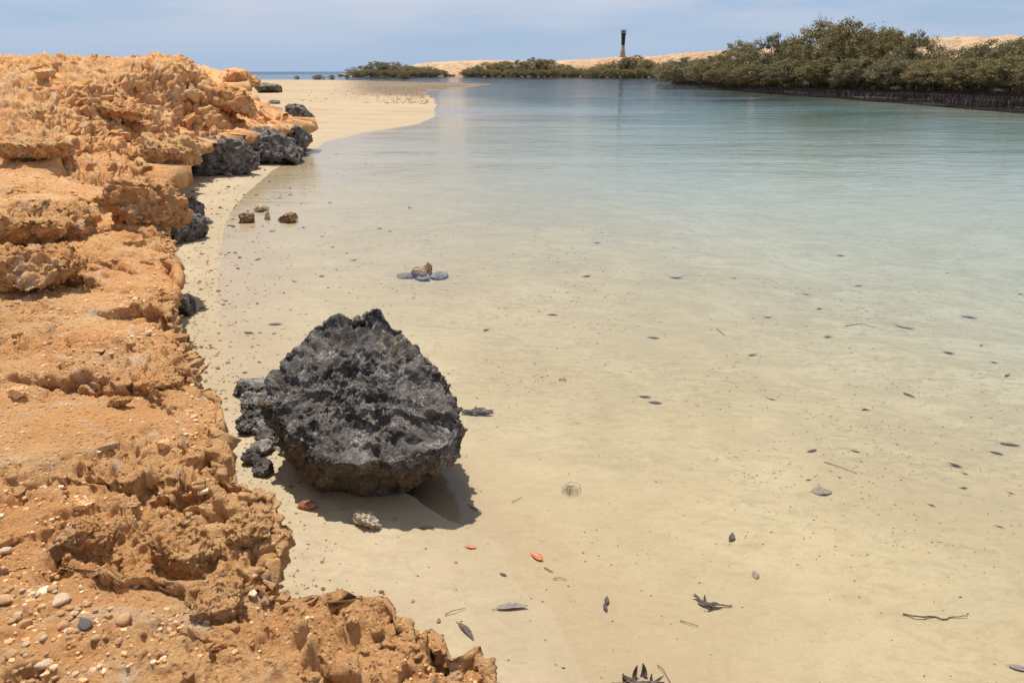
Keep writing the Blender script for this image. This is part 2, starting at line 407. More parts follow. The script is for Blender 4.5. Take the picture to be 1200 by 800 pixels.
# ------------------------------------------------------------------ water (a closed body) and the open sea behind
wb = MB(); x0, x1, y0, y1, zb = -600, 700, -25, 640, -2.4
wb.v += [(x0, y0, 0), (x1, y0, 0), (x1, y1, 0), (x0, y1, 0), (x0, y0, zb), (x1, y0, zb), (x1, y1, zb), (x0, y1, zb)]
wb.f += [(0, 1, 2, 3), (7, 6, 5, 4), (4, 5, 1, 0), (5, 6, 2, 1), (6, 7, 3, 2), (7, 4, 0, 3)]
tag(wb.build('creek_water', M['water'], smooth=False), kind='structure', label='clear shallow water of the creek')
sb = MB(); sb.v += [(-9000, 640.5, .006), (9000, 640.5, .006), (9000, 9000, .006), (-9000, 9000, .006)]; sb.f.append((0, 1, 2, 3))
tag(sb.build('sea', M['sea'], smooth=False), kind='structure', label='dark blue open sea at the horizon')

# ------------------------------------------------------------------ the orange rock ledge
EP = [(740, 960, .5), (680, 870, .52), (618, 800, .55), (572, 757, .55), (520, 726, .58), (460, 694, .62), (402, 690, .62), (356, 702, .55), (330, 672, .6), (342, 618, .66), (324, 580, .66),
      (284, 545, .66), (273, 500, .66), (258, 455, .68), (243, 415, .7), (222, 375, .72), (214, 330, .75), (208, 292, .8), (203, 258, .84), (190, 226, .88)]
ew = sorted([at(*p) for p in EP], key=lambda v: v.y)
EY = [v.y for v in ew]; EX = [v.x for v in ew]; EL = [v.z for v in ew]
for px, py, z, Y in ((193, 190, .9, 13.4), (215, 168, .75, 17.0), (262, 160, .7, 19.5), (318, 150, .75, 22.5), (345, 148, .75, 24.3), (342, 145, .8, 26.0)):
    v = atY(px, py, Y); EY.append(Y); EX.append(v.x); EL.append(z)
for X, Y, L in ((-9.3, 29, 1.0), (-11.2, 32, 1.7), (-18.3, 53, 2.5), (-36, 100, 2.6), (-60, 160, 2.4), (-75, 200, 1.2)): EY.append(Y); EX.append(X); EL.append(L)
EY.insert(0, .0); EX.insert(0, EX[0] + .5); EL.insert(0, .5)
TY = np.array([0, 3, 5, 8, 9.5, 10.3, 11.0, 13, 16, 20, 25, 30, 45, 100, 160, 200.]); TZ = np.array([.70, .80, .86, .96, 1.06, 1.16, 1.42, 1.72, 2.05, 2.5, 2.92, 3.0, 3.0, 3.4, 3.6, 2.])
# scarps and hollows: picture place, half length, drop, how far the lip overhangs
SCARPS = [(88, 652, .42, .10, .07), (190, 668, .40, .15, .09), (245, 720, .22, .10, .06), (300, 655, .20, .09, .05), (225, 600, .22, .05, .04), (60, 468, .10, .04, .03), (210, 452, .12, .04, .03),
          (120, 425, .3, .03, .02), (35, 190, .75, .30, .2), (155, 262, .60, .26, .18), (135, 300, .40, .14, .10), (80, 145, .9, .25, .2), (130, 165, .7, .25, .2), (180, 130, .9, .3, .22), (240, 115, .9, .35, .25),
          (60, 112, 1.2, .2, .15), (270, 140, .8, .25, .2), (210, 100, 1.5, .35, .2), (110, 95, 1.6, .22, .2), (380, 745, .28, .08, .06), (200, 545, .2, .04, .03), (175, 508, .12, .035, .03), (60, 215, .5, .05, .05),
          (240, 485, .3, .06, .05), (135, 385, .15, .05, .04), (270, 95, 1.2, .4, .3), (290, 625, .16, .06, .05), (25, 620, .15, .04, .02), (110, 575, .2, .04, .03), (330, 770, .2, .07, .05), (160, 590, .2, .05, .04)]
nw, ni = 90, 600
lY = np.concatenate([np.linspace(.2, 1.15, 30)[:-1], np.geomspace(1.15, 34, 960), np.geomspace(34, 200, 70)[1:]])
EYa, EXa, ELa = map(np.array, (EY, EX, EL)); o_ = np.argsort(EYa); EYa, EXa, ELa = EYa[o_], EXa[o_], ELa[o_]
ly3 = np.stack([np.zeros_like(lY), lY, np.full_like(lY, 5.)], 1)
lipX = np.interp(lY, EYa, EXa) + fbm(ly3, .5, 4, .6) * .10 * np.clip(lY / 6, .6, 3) + fbm(ly3, 3.2, 3) * .16 * np.clip(lY / 12, .0, 3)
lipZ = np.interp(lY, EYa, ELa) + fbm(ly3, 1.1, 3, off=9) * .07
# wall: from the buried undercut foot, out and up to the lip
tw = np.linspace(0, 1, nw)[:-1]
foot_x = lipX[:, None] - .16 * np.sin(np.pi * np.clip(1 - tw, 0, 1))[None, :] * np.clip(lY / 8, .5, 1.8)[:, None] * 1.0 - .02
wz = -.14 + (lipZ[:, None] + .14) * tw[None, :]
wx = foot_x + .05 * (1 - tw[None, :])
ti = np.linspace(0, 1, ni); ti = ti * .75 + .25 * ti ** 2.5
W = (lipX + .98 * lY + 2.2)[:, None]
s = ti[None, :] * W
round_ = .10 * np.exp(-s / .10)                       # rounded lip
T = np.interp(lY, TY, TZ)[:, None]
ramp = np.interp(lY, [0, 4, 9, 12, 22, 40, 200], [1.2, 1.5, 1.6, 2.2, 2.0, 3.5, 8])[:, None]
hold = np.interp(lY, [0, 14, 18, 26, 31, 200], [0, 0, .9, 1.1, .1, .1])[:, None]
iz = lipZ[:, None] + (T - lipZ[:, None]) * sstep(0, 1, (s - hold) / ramp) - round_ + .10
iz += .012 * np.clip(s - 2, 0, 30) * np.clip(lY[:, None] / 20, 0, 1)
LX = np.concatenate([wx, lipX[:, None] - s], 1); LZ = np.concatenate([wz, iz - .10], 1); LYY = np.repeat(lY[:, None], LX.shape[1], 1)
S_in = np.concatenate([np.zeros_like(wx), s], 1).ravel()
P = np.stack([LX, LYY, LZ], 2)
def normals(P):
    du = np.gradient(P, axis=0); dv = np.gradient(P, axis=1); n = np.cross(du, dv)
    n /= np.linalg.norm(n, axis=2)[:, :, None] + 1e-9; return n
nr, nc = LX.shape
Nn = normals(P)
if Nn[nr // 2, -5, 2] < 0: Nn = -Nn
Nn = Nn.reshape(-1, 3); Q = P.reshape(-1, 3).astype(np.float64); Q0 = Q.copy()
Yq = Q[:, 1]; dist = np.clip(Yq / 5, .55, 6)
# scarps
for px, py, hl, drop, ov in SCARPS:
    z = .9
    for _ in range(6):
        d = ray(px, py); t_ = (z - H) / d.z if d.z < -1e-4 else 40
        if t_ < 0 or t_ > 60: t_ = 30
        z = float(np.interp(d.y * t_, TY, TZ)) * .97
        if z > H - .25: z = H - .25
    c = Vector((d.x * t_, d.y * t_, z)); hl = hl * max(.62, c.y / 14); drop *= .62; ov *= .7
    q = random.uniform(-.3, .3)
    dx, dy = Q0[:, 0] - c.x, Q0[:, 1] - c.y
    m = (np.abs(dx) < hl * 2.2) & (np.abs(dy) < hl * 4)
    if not m.any(): continue
    pm = Q0[m]; wv = fbm(pm * [1, 1, 0], hl * .6, 4, .6, off=px * .1) * hl * .55
    u = dx[m] * math.cos(q) + dy[m] * math.sin(q); v = -dx[m] * math.sin(q) + dy[m] * math.cos(q) + wv + .4 * u * u / hl
    win = 1 - sstep(.35, 1.3, np.abs(u) / hl)
    edge = drop * .95 + .03
    st = sstep(-edge * .5, edge * .5, v)
    up = st * np.exp(-np.clip(v, 0, 9) / (hl * .8)); dn = (1 - st) * np.exp(-np.clip(-v, 0, 9) / (hl * .45))
    Q[m, 2] += win * (up * drop * .45 - dn * drop * .55)
    Q[m, 1] -= win * st * np.exp(-np.clip(v, 0, 9) / (ov * 2.)) * ov
# relief, first the large shapes
near_lip = np.exp(-S_in / .40 / np.clip(dist, .8, 2.5))
far_s = sstep(9.6, 11.5, Yq)
rough = sstep(-.02, .32, fbm(Q0, .95, 4, .6, off=3.) + .22 * np.exp(-S_in / 1.1) * (1 - far_s)) * .95 + near_lip * .30
rough = np.clip(rough + far_s * .35, .14, 1.3)
warp = np.stack([fbm(Q0, .34, 3, off=11), fbm(Q0, .34, 3, off=23), fbm(Q0, .34, 3, off=37)], 1)
d = fbm(Q0, 1.3, 4, .5, off=1.) * .08 * np.clip(dist, .6, 2.2)
f1, f2 = worley(Q0 * [1, 1, 1.5] + warp * .6, 1.25, 20.)
d += (sstep(0, .30, f2 - f1) - .7) * .17 * far_s
f1, f2 = worley(Q0 * [1, 1, 1.7] + warp * .5, .55, 31.)
d += (sstep(0, .30, f2 - f1) - .7) * .09 * far_s
d += -np.clip(ridged(Q0, 2.2, 5, .6, off=41.), 0, 1) * .34 * sstep(9.8, 14, Yq)
f1, f2 = worley(Q0 * [1, 1, 1.5] + warp * .5, .33, 45.)
d += (sstep(0, .28, f2 - f1) - .7) * .035 * rough * (1 - far_s)
Q += Nn * d[:, None]
hw = np.stack([fbm(Q0, .22, 3, off=61), fbm(Q0, .22, 3, off=71), np.zeros(len(Q0))], 1)
Q += hw * (rough * .045)[:, None]
hw = np.stack([fbm(Q0, .9, 3, off=81), fbm(Q0, .9, 3, off=91), np.zeros(len(Q0))], 1)
Q += hw * (rough * far_s * .22)[:, None]
ph = Q[:, 2] / .34 + fbm(Q, 2.5, 3, off=7.) * 1.6; fr_ = ph - np.floor(ph)
Q[:, 2] += (sstep(.45, .95, fr_) - fr_) * .34 * .30 * sstep(9.8, 11.5, Yq)
# then the crust, along the normals of those shapes, so walls are as broken as tops
def blur(A, k, ax):
    pad = [(0, 0)] * A.ndim; pad[ax] = (k, k); B = np.cumsum(np.pad(A, pad, mode='edge'), axis=ax)
    n0 = A.shape[ax]; hi = np.take(B, np.arange(2 * k, 2 * k + n0), axis=ax); lo = np.take(B, np.maximum(np.arange(n0) - 1, 0), axis=ax)
    lo[tuple([slice(None)] * ax + [slice(0, 1)])] = 0
    return (hi - lo) / (2 * k + 1)
def crust(Q, fn, k=7):
    G_ = Q.reshape(nr, nc, 3)
    for _ in range(2): G_ = blur(blur(G_, k, 0), k, 1)
    n_ = normals(G_); n_ = -n_ if n_[nr // 2, -5, 2] < 0 else n_
    return Q + n_.reshape(-1, 3) * fn(Q)[:, None]
def mid_relief(Q):
    fade = 1 / np.clip(dist * .55, 1, 2.5)
    sc_f = np.clip(dist * .62, 1, 3)[:, None]; Qs = (Q + warp * .10) / sc_f; sc1 = sc_f[:, 0]
    r = -(np.clip(ridged(Qs, .30, 5, .57, off=2.), .15, 1) ** 2.0) * .085 * rough * sc1
    f1, f2 = worley(Qs, .17, 4.); r += (sstep(0, .4, f2 - f1) - .6) * .034 * rough * sc1
    clump_ = sstep(-.02, .2, fbm(Q, .55, 3, off=17))
    f1, f2 = worley(Qs + fbm(Q, .05, 2)[:, None] * .02, .085, 8.); r += -(1 - sstep(.08, .42, f1)) * .034 * clump_ * np.clip(rough + .15, 0, 1)
    f1, f2 = worley(Qs, .11, 12.); r += (1 - sstep(.1, .52, f1)) * .030 * sstep(.0, .2, fbm(Q, .6, 3, off=29))
    return r + rough * .035 * np.clip(dist - 1, 0, 3) * fbm(Q, .6, 4, .6, off=51.)
def fine_relief(Q):
    sc1 = np.clip(dist * .62, 1, 3); r = fbm(Q / sc1[:, None], .06, 4, .65, off=5.) * sc1 ** .6 * .022 * (.35 + .75 * rough) + fbm(Q, .017, 2, .6) * .007
    f1, f2 = worley(Q, .036, 18.); r -= (1 - sstep(.1, .4, f1)) * .010 * sstep(-.15, .15, fbm(Q, .3, 3, off=77)) * np.clip(rough + .2, 0, 1)
    r -= far_s * (np.clip(ridged(Q, .16, 4, .6, off=88.), .1, 1) ** 2) * .035 * (.4 + rough)
    return r
Q = crust(Q, mid_relief, 9); Q = crust(Q, fine_relief, 4)
ledge = mesh_np('rock_ledge', Q, grid_faces(nr, nc, flip=True), M['orange'])
tag(ledge, kind='structure', label='crusty orange limestone ledge above the beach')
bpy.context.view_layer.update()
def on_ledge(px, py):
    d = ray(px, py).normalized(); ok, loc, nor, _ = ledge.ray_cast(Vector((0, 0, H)), d)
    return (loc, nor) if ok else (None, None)
def on_bed(px, py, dz=0.):
    z = 0.
    for _ in range(12):
        p = at(px, py, z); z = float(bed_z(np.array([p.x]), np.array([p.y]))[0])
    return at(px, py, z + dz)

# ------------------------------------------------------------------ rocks
_ico = {}
def ico(n):
    if n not in _ico:
        b = bmesh.new(); bmesh.ops.create_icosphere(b, subdivisions=n, radius=1)
        v = np.array([tuple(x.co) for x in b.verts]); f = np.array([[q.index for q in x.verts] for x in b.faces]); b.free(); _ico[n] = (v, f)
    return _ico[n]
def rock_mesh(dims, seed, sub=5, planes=14, k=9., big=.12, mid=.06, fine=.02, pits=0., extra=None, post=None):
    V, F = ico(sub); rs = np.random.default_rng(seed)
    if extra is None:
        pn = rs.normal(size=(planes, 3)); pn /= np.linalg.norm(pn, axis=1)[:, None]; pd = rs.uniform(.72, 1.05, planes)
        pn = np.vstack([pn, np.eye(3), -np.eye(3)]); pd = np.concatenate([pd, np.ones(6)])
    else:
        pn = np.array([e[:3] for e in extra], float); pd = np.array([e[3] for e in extra], float); l = np.linalg.norm(pn, axis=1); pn /= l[:, None]
    c = np.clip(V @ pn.T, 0, None) / pd[None, :]
    r = 1 / (np.sum(c ** k, 1) ** (1 / k))
    dims = np.array(dims, float)
    Pp = V * r[:, None] * (dims / 2 if extra is None else 1.)
    sc_ = float(np.mean(dims)) / 2
    off = seed * 3.17
    def vn(P_):
        a, b, c_ = P_[F[:, 0]], P_[F[:, 1]], P_[F[:, 2]]; fn = np.cross(b - a, c_ - a); o_ = np.zeros_like(P_)
        for k_ in range(3):
            for ax in range(3): o_[:, ax] += np.bincount(F[:, k_], fn[:, ax], len(P_))
        return o_ / (np.linalg.norm(o_, axis=1)[:, None] + 1e-12)
    wv = np.stack([fbm(Pp, sc_ * .7, 3, off=off + 5), fbm(Pp, sc_ * .7, 3, off=off + 9), fbm(Pp, sc_ * .7, 3, off=off + 13)], 1)
    Pp += wv * sc_ * big
    nrm = vn(Pp); q = Pp + wv * sc_ * .2
    d = -(np.clip(ridged(q, sc_ * .55, 5, .6, off=off), 0, 1) ** 1.6) * mid * sc_ * 1.6 + fbm(q, sc_ * .3, 4, .6, off=off + 1) * mid * sc_
    f1, f2 = worley(q, sc_ * .42, off + 7); d += (sstep(0, .35, f2 - f1) - .6) * mid * .7 * sc_
    Pp = Pp + nrm * d[:, None]
    if post is not None: Pp = post(Pp)
    nrm = vn(Pp); q = Pp + wv * sc_ * .1
    d = (fbm(q, sc_ * .07, 4, .65, off=off + 2) - .8 * np.clip(ridged(q, sc_ * .22, 5, .6, off=off + 3), .15, 1) ** 2) * fine * sc_ * (.35 + 1.0 * sstep(-.2, .25, fbm(q, sc_ * .5, 3, off=off + 6)))
    if pits:
        f1, _ = worley(q, sc_ * .16, off); d -= (1 - sstep(.12, .5, f1)) * pits * sc_ * sstep(-.2, .15, fbm(q, sc_ * .6, 2, off=off))
        f1, _ = worley(q, sc_ * .06, off + 4); d -= (1 - sstep(.12, .5, f1)) * pits * .4 * sc_
    Pp = Pp + nrm * d[:, None]
    return Pp, F
def rock(name, loc, dims, seed, mat, label=None, cat='rock', group=None, rot=0., tilt=(0, 0), parent=None, sink=.15, **k):
    Pp, F = rock_mesh(dims, seed, **k)
    o = mesh_np(name, Pp, F, mat, parent)
    o.rotation_euler = (tilt[0], tilt[1], rot)
    o.location = Vector(loc) + Vector((0, 0, dims[2] * (.5 - sink)))
    if label: tag(o, label, cat, group)
    return o

# the black boulder in the middle: a tilted slab, ridge behind, lip towards the viewer, undercut below
BD = [(-.12, -.46, .88, .30), (-.75, -.1, .65, .72), (.9, .0, .42, .62), (0, -.85, -.5, .49), (0, .1, -1, .38), (-1, .1, 0, .66), (-.75, -.66, -.1, .53), (.5, -.85, -.1, .66), (1, -.5, -.1, .68),
      (0, 1, .2, .62), (.75, .65, .3, .51), (-.7, .7, .35, .66), (.75, 0, -.65, .41), (-.65, -.25, -.7, .50), (.75, .35, .55, .56), (0, .75, .65, .62)]
def knob(Pp):
    k_ = np.exp(-(((Pp[:, 0] - .0) / .10) ** 4 + ((Pp[:, 1] - .47) / .15) ** 4)) * sstep(.0, .2, Pp[:, 2])
    Pp[:, 2] += k_ * .10
    k_ = np.exp(-(((Pp[:, 0] + .20) / .30) ** 4 + ((Pp[:, 1] - .42) / .22) ** 2)) * sstep(.1, .3, Pp[:, 2]); Pp[:, 2] += k_ * .085
    k_ = np.exp(-(((Pp[:, 0] - .42) / .2) ** 2 + ((Pp[:, 1] + .42) / .2) ** 2)); Pp[:, 0] += k_ * .10; Pp[:, 1] -= k_ * .04
    return Pp
boulder = rock('boulder', (-.90, 4.2, .0), (1.2, 1.2, 1.), 15, M['black'], 'big pitted charcoal boulder with a knobbed crest resting on the beach', 'boulder',
               sub=7, extra=BD, big=.08, mid=.075, fine=.06, pits=.05, k=24, post=knob, sink=.5)
boulder.location.z = .33

def px2m(px, Y, z=0.):            # metres per picture pixel at a distance, used for sizes only
    return px * (Y * math.cos(PITCH) + (H - z) * math.sin(PITCH)) / FPX

# black rocks under the far headland, and others along the foot of the ledge
BIGL = ['round orange stone at the left edge above the pebble patch', 'large brown orange stone at the left edge of the pebble patch', 'flat topped orange stone at the top of the pebble patch', 'grey angular stone among the orange loose stones', 'egg shaped orange stone in the middle of the pebble patch', 'wide orange stone left of the egg shaped one', 'rounded stone at the right rim of the pebble patch', 'stone between the wide one and the egg shaped one', 'small stone just below the wide one', 'pale stone low at the left of the pebble patch', 'largest stone at the lower rim of the pebble patch', 'stone alone right of the pebble patch towards the dark hollow', 'stone alone below the dark hollow', 'stone in the upper middle of the pebble patch', 'stone near the left edge between two bigger ones', 'stone on bare ground just above the pebble patch', 'stone under the shaded dent']
def foot_rock(px, py, wpx, hgt, depth, seed, label, rot=0., mat='blackrock', cat='rock', group=None, sub=6, name='rock', tilt=(0, 0), sink=.2, **k):
    p = on_bed(px, py); w = px2m(wpx, p.y)
    return rock(name, p + Vector((0, depth * (.38 if hgt > .9 else .5), 0)), (w, depth, hgt * (1.15 if hgt > .9 else 1)), seed, M[mat], label, cat, group, rot, tilt, sub=sub, sink=sink, **k)
K = dict(mid=.12, fine=.045, pits=.05, big=.2)
foot_rock(238, 207, 118, .95, 2.0, 21, 'long black rock with rounded foot under the far headland, nearest of its row', rot=.25, sub=6, **K)
foot_rock(292, 192, 112, .95, 2.3, 22, 'black rock in the middle of the row under the headland', rot=.15, **K)
foot_rock(332, 181, 62, 1.0, 2.2, 23, 'outermost black rock of the headland row beside the water', rot=-.1, **K)
foot_rock(193, 209, 34, .42, .8, 24, 'low grey rock in the shadow at the near end of the headland row', mat='blackrock', rot=.5, **K)
foot_rock(214, 262, 34, .50, .8, 25, 'lumpy black rock leaning on the ledge foot above the small beach', rot=.3, **K)
foot_rock(207, 288, 30, .50, .8, 26, 'black rock below the lumpy one, tucked under the ledge edge', rot=-.4, **K)
foot_rock(347, 146, 38, .95, 1.7, 27, 'brown and black rock lump standing behind the headland row on the sand', mat='blackrock', rot=.2, **K)
foot_rock(319, 122, 16, .35, 1.2, 28, 'small dark flat rock alone on the far sand', rot=.2, sub=4)
foot_rock(309, 109, 34, 1.2, 4, 29, 'low dark rock heap at the far cliff foot', rot=.1, sub=5, mid=.14)
foot_rock(233, 262, 22, .14, .25, 30, 'small tan stone beside the lumpy black rock', mat='tanstone', cat='stone', name='stone', sub=4)
foot_rock(212, 372, 18, .30, .3, 31, 'dark rock corner under the ledge edge beside the narrow beach', **K)
foot_rock(270, 201, 56, .8, 1.6, 48, 'black rock filling the gap between the two biggest of the headland row', rot=.4, **K)
foot_rock(318, 188, 48, .8, 1.5, 49, 'black rock joining the middle and outermost rocks of the headland row', rot=-.3, **K)
# grey slabs and rubble between ledge and boulder
foot_rock(294, 505, 78, .10, .8, 50, 'broad low dark slab under the rubble between ledge and boulder', rot=.5, sink=.35, **K)
foot_rock(282, 470, 40, .12, .3, 51, 'low dark rock at the far end of the rubble, against the ledge', rot=.9, sink=.25, **K)
foot_rock(306, 524, 30, .10, .2, 52, 'dark broken rock in the middle of the rubble by the boulder', rot=.2, sink=.2, sub=5, mid=.16)
foot_rock(334, 536, 22, .06, .12, 53, 'flat grey chip at the rubble edge under the boulder', mat='greystone', rot=.7, sub=4, mid=.16)
foot_rock(290, 548, 26, .12, .16, 54, 'dark stone low against the ledge foot beside the knobby rock', rot=.3, sub=5, mid=.16)
foot_rock(322, 470, 26, .12, .2, 55, 'dark lump touching the left flank of the boulder', rot=.1, sub=5, mid=.16)
foot_rock(300, 484, 72, .13, .60, 32, 'flat grey slab between the ledge and the charcoal boulder', mat='greystone', rot=.4, big=.2, sink=.3, mid=.12)
foot_rock(322, 515, 58, .13, .34, 33, 'grey slab piece in front of the flat slab beside the boulder', mat='greystone', rot=-.3, sink=.25, mid=.12)
foot_rock(285, 512, 46, .15, .34, 34, 'dark grey rock wedged against the ledge foot near the boulder', rot=.2, sink=.25, **K)
foot_rock(300, 537, 34, .09, .2, 35, 'small dark rubble rock at the ledge foot in front of the slabs', mat='greystone', sub=5, mid=.14)
foot_rock(303, 560, 30, .10, .16, 36, 'dark knobby rock nearest the viewer at the ledge foot', sub=5, **K)
foot_rock(312, 465, 40, .12, .3, 37, 'broken grey rock against the left side of the boulder', mat='greystone', sub=5, mid=.14, rot=.8)
foot_rock(330, 492, 20, .12, .16, 41, 'small rust stained stone on top of the rubble by the boulder', mat='brownstone', sub=4, cat='stone', name='stone', sink=-.2)
foot_rock(428, 623, 44, .10, .13, 38, 'pale pitted stone lying in the edge of the boulder shadow', mat='tanstone', name='stone', cat='stone', rot=-.35, sub=6, mid=.16, fine=.05, pits=.06)
foot_rock(358, 599, 23, .05, .09, 39, 'smooth reddish stone alone on the sand by the boulder', mat='redstone', name='stone', cat='stone', rot=.1, sub=4, mid=.03)
# small rocks standing in the shallows
foot_rock(288, 262, 17, .2, .26, 42, 'small dark rock standing at the water edge, nearest the beach', mat='brownstone', name='stone', cat='stone', sub=5, mid=.2, pits=.05, big=.3, planes=7, k=14.)
foot_rock(301, 249, 13, .16, .25, 43, 'grey brown rock in the shallows, farthest of the four', mat='tanstone', name='stone', cat='stone', sub=5, mid=.14)
foot_rock(312, 258, 8, .18, .16, 44, 'smallest tan rock in the shallows between two bigger ones', mat='tanstone', name='stone', cat='stone', sub=4, mid=.14)
foot_rock(334, 262, 24, .18, .3, 45, 'flat topped brown rock in the shallows, farthest from the beach', mat='brownstone', name='stone', cat='stone', sub=5, mid=.2, pits=.05, big=.3, planes=7, k=14.)
foot_rock(311, 248, 8, .12, .12, 46, 'little pale stone touching the grey brown rock in the shallows', mat='tanstone', name='stone', cat='stone', sub=4)
foot_rock(266, 207, 10, .12, .14, 47, 'single small dark stone on the beach in front of the black rocks', mat='greystone', name='stone', cat='stone', sub=4)
e = on_bed(493, 325)
t_ = empty('stone_cluster', e, 'brown encrusted stones on grey slabs breaking the water surface', 'stones')
for i, (dx, dy, w, d_, h_, m_, nm) in enumerate([(-.17, 0, .30, .28, .03, 'sunkleaf', 'slab'), (.24, .03, .34, .26, .03, 'greystone', 'slab'), (.04, -.10, .3, .2, .04, 'greystone', 'slab'), (-.06, .02, .17, .18, .12, 'brownstone', 'stone'),
                                           (.07, .06, .16, .16, .12, 'brownstone', 'stone'), (.11, .12, .09, .1, .17, 'brownstone', 'stone'), (.02, -.07, .16, .12, .09, 'tanstone', 'stone')]):
    rk = rock(nm, (0, 0, 0), (w, d_, h_ + .06), 60 + i, M[m_], parent=t_, sub=4, rot=i, mid=.15); rk.location = (dx, dy, .02 + .05 * (nm == 'stone'))

# orange blocks lying on or jutting from the ledge
def ledge_rock(px, py, wpx, hgt, depth, seed, label, rot=0., sub=6, mat='orange', name='rock', cat='rock', lift=.3, tilt=(0, 0), **k):
    loc, n_ = on_ledge(px, py)
    if loc is None: return None
    w = px2m(wpx, loc.y, loc.z)
    kk = dict(mid=.12, fine=.06, pits=.06, big=.2, k=14.); kk.update(k)
    o = rock(name, loc, (w, depth, hgt), seed, M[mat], label, cat, None, rot, tilt, sub=sub, **kk)
    o.location = loc + Vector((0, depth * .35, hgt * lift)); return o
ledge_rock(22, 290, 120, .42, 1.1, 71, 'upper of two orange slabs stacked at the left side', rot=.1, lift=.30, tilt=(.05, .1), sub=6)
ledge_rock(18, 345, 108, .40, .85, 72, 'lower orange slab with a shaded hollow beneath, at the left side', rot=-.1, lift=.35, tilt=(.0, .12), sub=6)
ledge_rock(165, 262, 92, .62, .9, 73, 'big orange block with a smooth shaded face above the lumpy black rock', rot=.25, lift=.22, sub=6, tilt=(.1, .15))
ledge_rock(140, 250, 60, .4, .7, 74, 'rough orange block beside the smooth faced one, further from the beach', rot=-.3, lift=.15)
ledge_rock(30, 190, 80, .42, 1.0, 75, 'broad overhanging orange slab on the slope, shaded underneath', rot=.05, lift=.3, sub=6)
ledge_rock(185, 190, 70, .7, 1.4, 76, 'pale orange block above the near end of the black rock row', rot=.3, lift=.1)
ledge_rock(250, 728, 60, .15, .2, 77, 'small orange block with a shaded hollow near the viewer', rot=.2, lift=.2, sub=6)
ledge_rock(205, 672, 95, .20, .24, 78, 'knobbly orange block hanging over the dark hollow', rot=-.35, lift=.35, sub=6)
ledge_rock(88, 650, 70, .14, .18, 79, 'low orange rock lip over a shaded dent beside the pebbles', rot=.1, lift=.25, sub=6)
ledge_rock(285, 640, 60, .17, .25, 80, 'rough orange block at the ledge rim above the sand', rot=.5, lift=.15, sub=6)
ledge_rock(245, 120, 90, 1.1, 1.9, 81, 'shaded orange crag high on the headland', rot=.2, lift=.1)
ledge_rock(275, 95, 50, 1.0, 1.8, 82, 'orange crag at the top corner of the headland', rot=.2, lift=.05)
ledge_rock(120, 135, 90, .6, 1.5, 83, 'rough orange outcrop halfway up the slope', rot=.2, lift=.1)
ledge_rock(192, 455, 44, .07, .1, 84, 'thin orange slab lying on the ledge level with the boulder', rot=.1, lift=.2, sub=5)
ledge_rock(138, 478, 32, .06, .06, 85, 'elongated orange stone lying on the open ledge', rot=.5, lift=.4, sub=5, name='stone', cat='stone')
ledge_rock(20, 466, 26, .07, .08, 86, 'brown angular stone sitting alone on the pale ledge patch', rot=.5, lift=.4, sub=5, name='stone', cat='stone', mat='orangestone')
ledge_rock(192, 527, 18, .05, .05, 87, 'dark little stone with a pale chip beside it on the ledge', rot=.5, lift=.4, sub=5, name='stone', cat='stone', mat='orangestone')
ledge_rock(95, 600, 26, .06, .07, 88, 'rough brownish stone on the ledge above the shaded dent', rot=.5, lift=.35, sub=5, name='stone', cat='stone', mat='orangestone')

# loose stones near the viewer: one mesh per shape, shared
pm = []
for i in range(7):
    Pp, F = rock_mesh((1, rng.uniform(.7, 1.0), rng.uniform(.5, .75)), 200 + i, sub=3, big=.1, mid=.05, fine=.01)
    m_ = M[['orangestone', 'orangestone', 'palestone', 'orangestone', 'palestone', 'orangestone', 'greystone'][i]]
    o = mesh_np('loose_stone', Pp, F, m_); pm.append(o.data); bpy.data.objects.remove(o)
GL = 'small rounded orange stone among the loose stones on the ledge nearest the viewer'
big = [(8, 647, 17), (6, 705, 20), (72, 705, 22), (100, 734, 17), (74, 735, 14), (30, 733, 18), (113, 749, 13), (48, 748, 16), (30, 757, 12), (14, 768, 14), (54, 780, 20), (160, 688, 11), (145, 727, 18), (88, 720, 12), (20, 722, 12), (62, 690, 12), (104, 640, 10)]
sm = [(random.uniform(0, 150), random.uniform(670, 815), random.uniform(4.5, 10)) for _ in range(95)]
sm = [q for q in sm if random.random() < 1.1 - q[0] / 190 - max(0, 700 - q[1]) / 60]
mi = 0
for bi_, (px, py, w) in enumerate(big + sm):
    loc, n_ = on_ledge(px, py)
    if loc is None: continue
    k = random.choice([0, 1, 2, 3, 4, 5, 0, 1, 3]) if (px, py) != (100, 734) else 6
    o = bpy.data.objects.new('loose_stone', pm[k]); C.objects.link(o)
    w_ = px2m(w, loc.y, loc.z); o.scale = (w_,) * 3; o.rotation_euler = (random.uniform(-.3, .3), random.uniform(-.3, .3), random.uniform(0, 6.28))
    o.location = loc + Vector((0, 0, w_ * .16))
    lab = GL if k in (0, 1, 3, 5) else 'small pale stone among the loose stones on the ledge nearest the viewer'
    if bi_ < len(big): lab = BIGL[bi_]
    tag(o, lab, 'stone', 'loose stones on the near ledge')
